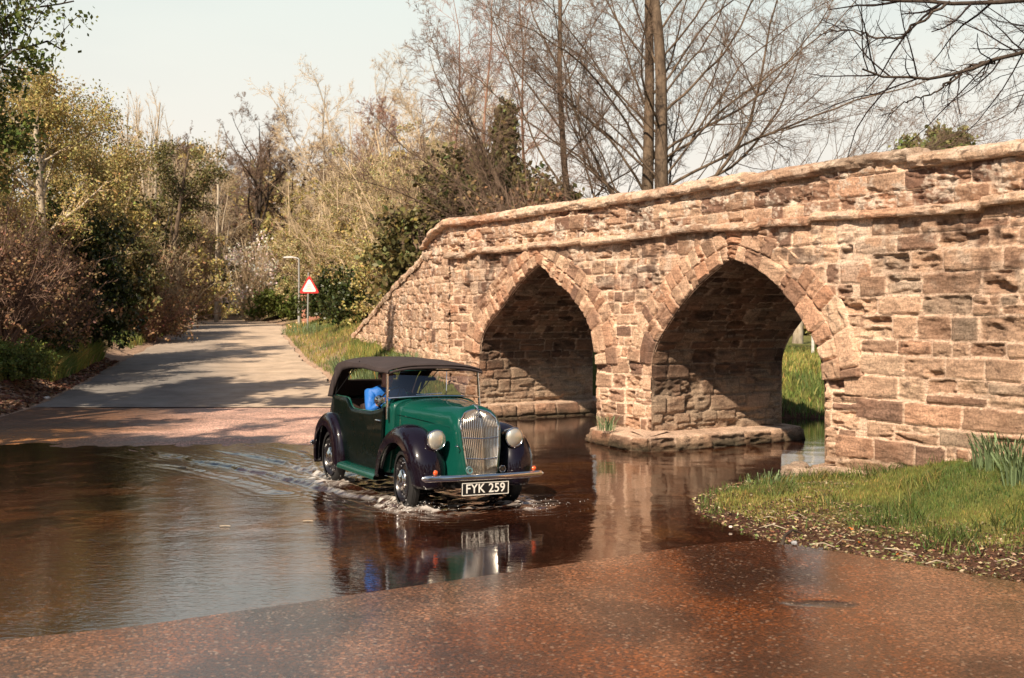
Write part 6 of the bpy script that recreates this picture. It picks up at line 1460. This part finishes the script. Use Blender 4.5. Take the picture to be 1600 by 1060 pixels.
daffs('arching daffodil leaves in front of the big clump at the right edge', wpos(1610, 10.9), 120, 0.42, 0.26, 0, 9)
daffs('small weed tuft growing on the left corner of the pier footing', (1.42, 17.28, 0.27), 60, 0.22, 0.16, 0, 10)
daffs('nettle tuft at the waterline tip of the near right bank', wpos(1205, 13.2), 70, 0.22, 0.28, 0, 12)

# street lamp, sign, brick pillar
mgal = mat('galvanised', (0.50,0.49,0.46), 0.45, 0.6)
lp = wpos(467.5, 58); lz = 2.0+(490-405)/1800*58-lp[2]
root = tag(empty('street_lamp', lp), 'grey street lamp with a short arm standing behind the road sign', 'street lamp')
b = B(); b.tube([(0,0,0),(0,0,lz*0.28),(0,0,lz*0.281),(0,0,lz)], [0.075,0.075,0.05,0.042], 14); b.build('pole', mgal, root)
b = B(); b.tube([(0,0,lz-0.02),(-0.10,0,lz+0.05),(-0.28,0,lz+0.07)], 0.03, 8); b.build('arm', mgal, root)
b = B(); G = [[(-0.22-0.60*u, 0.10*math.sin(math.pi*min(1,u*.9+.08))**.5*math.cos(a), lz+0.075+0.055*math.sin(math.pi*min(1,u*.9+.08))**.5*math.sin(a)) for a in np.linspace(0, 6.283, 15)[:-1]] for u in np.linspace(0, 1, 12)]; b.grid(G, cv=True); b.build('lamp_head', mat('lamp_grey',(0.72,0.70,0.66),0.35), root)
sp_ = wpos(480, 49); sz = 2.0+(490-449)/1800*49
root = tag(empty('road_sign', sp_, R(-8)), 'red-bordered white triangular warning sign on a grey pole beside the lane', 'road sign')
b = B(); hz_ = sz-sp_[2]; b.tube([(0,0.03,-0.1),(0.055,0.03,hz_+0.62)], 0.036, 12); b.build('pole', mgal, root)
def tri(s_, y, th, cx=0.10, cz_=hz_):
    r_ = s_/math.sqrt(3); P_ = []
    for k in range(3):
        a = math.pi/2+k*2*math.pi/3; c_ = Vector((math.cos(a)*(r_-0.06), 0, math.sin(a)*(r_-0.06)))
        for q in np.linspace(-1, 1, 5): P_.append((cx+c_.x+0.06*math.cos(a+q*math.pi/3), y, cz_+c_.z+0.06*math.sin(a+q*math.pi/3)))
    n_ = len(P_); V = P_+[(p_[0], p_[1]+th, p_[2]) for p_ in P_]; F = [tuple(range(n_))[::-1], tuple(range(n_, 2*n_))]+[(i, (i+1) % n_, n_+(i+1) % n_, n_+i) for i in range(n_)]
    return V, F
b = B(); b.add(*tri(0.80, -0.012, 0.012)); pn = b.build('sign_plate', M['red'], root, sharp=30); b = B(); b.add(*tri(0.565, -0.017, 0.004)); b.build('sign_face', M['white'], pn, sharp=30)
b = B(); rng = np.random.default_rng(3)
for zc, wd in ((0.10,0.13),(0.03,0.20),(-0.04,0.24),(-0.11,0.34)):
    b.box((0.10, -0.0185, hz_+zc), (wd, 0.002, 0.022))
b.build('lettering', mat('sign_grey',(0.22,0.20,0.20),0.6), pn)
bp = wpos(488, 57); bh = 2.0+(490-462)/1800*57-bp[2]
mb = mat('red_brick', (0.42,0.15,0.09), 0.9); n = N(mb); br = n.new('ShaderNodeTexBrick'); br.inputs['Scale'].default_value = 4.2; br.inputs['Color1'].default_value = (0.50,0.20,0.12,1); br.inputs['Color2'].default_value = (0.36,0.13,0.08,1); br.inputs['Mortar'].default_value = (0.45,0.33,0.26,1)
n.link(n.coord(rot=(R(90),0,0)), br.inputs['Vector']); n.base(br.outputs['Color']); n.normal(n.bump(br.outputs['Fac'], 0.01, -0.5))
root = tag(empty('brick_pillar', bp), 'red brick gate pillar between the hedge and the dark rounded bush', 'pillar')
b = B(); b.box((0,0,bh/2-0.1),(0.95,0.5,bh+0.1),bev=0.01); b.build('shaft', mb, root); b = B(); b.box((0,0,bh-0.02),(1.03,0.6,0.07),bev=0.015); b.build('cap', mb, root)
# splash droplets by the near front wheel
rng = np.random.default_rng(4); mdrop = mat('water_drops', (0.85,0.82,0.78), 0.15)
for i, (c_, n_, lab) in enumerate((((-0.95,11.62),120,'white splash thrown up by the near front wheel'),((0.28,11.85),60,'white splash thrown up by the far front wheel'),((-2.02,13.8),40,'small white splash behind the rear wheel'))):
    b = B()
    for k in range(n_):
        q = rng.normal(0, 1, 2)*np.array([0.20,0.12]); r_ = rng.uniform(0.0015, 0.0045); b.ball((q[0], q[1], 0.02+abs(rng.normal(0, 0.030))), r_, 5)
    tag(b.build('splash', mdrop, None, loc=(c_[0], c_[1], 0)), lab, 'splash', kind='stuff')
# floating straws
for i, (px, py) in enumerate([(350,825),(480,817),(283,732)]):
    D = 3600/(py-490); x = (px-800)/1800*D; b = B(); b.tube([(-0.05,0,0.008),(0,0.01,0.012),(0.05,0,0.008)], 0.006, 5); tag(b.build('floating_straw', M['bark_pale'], None, loc=(x, D, 0.0)), 'pale straw floating on the ford water', 'straw', 'pale straws floating on the ford')
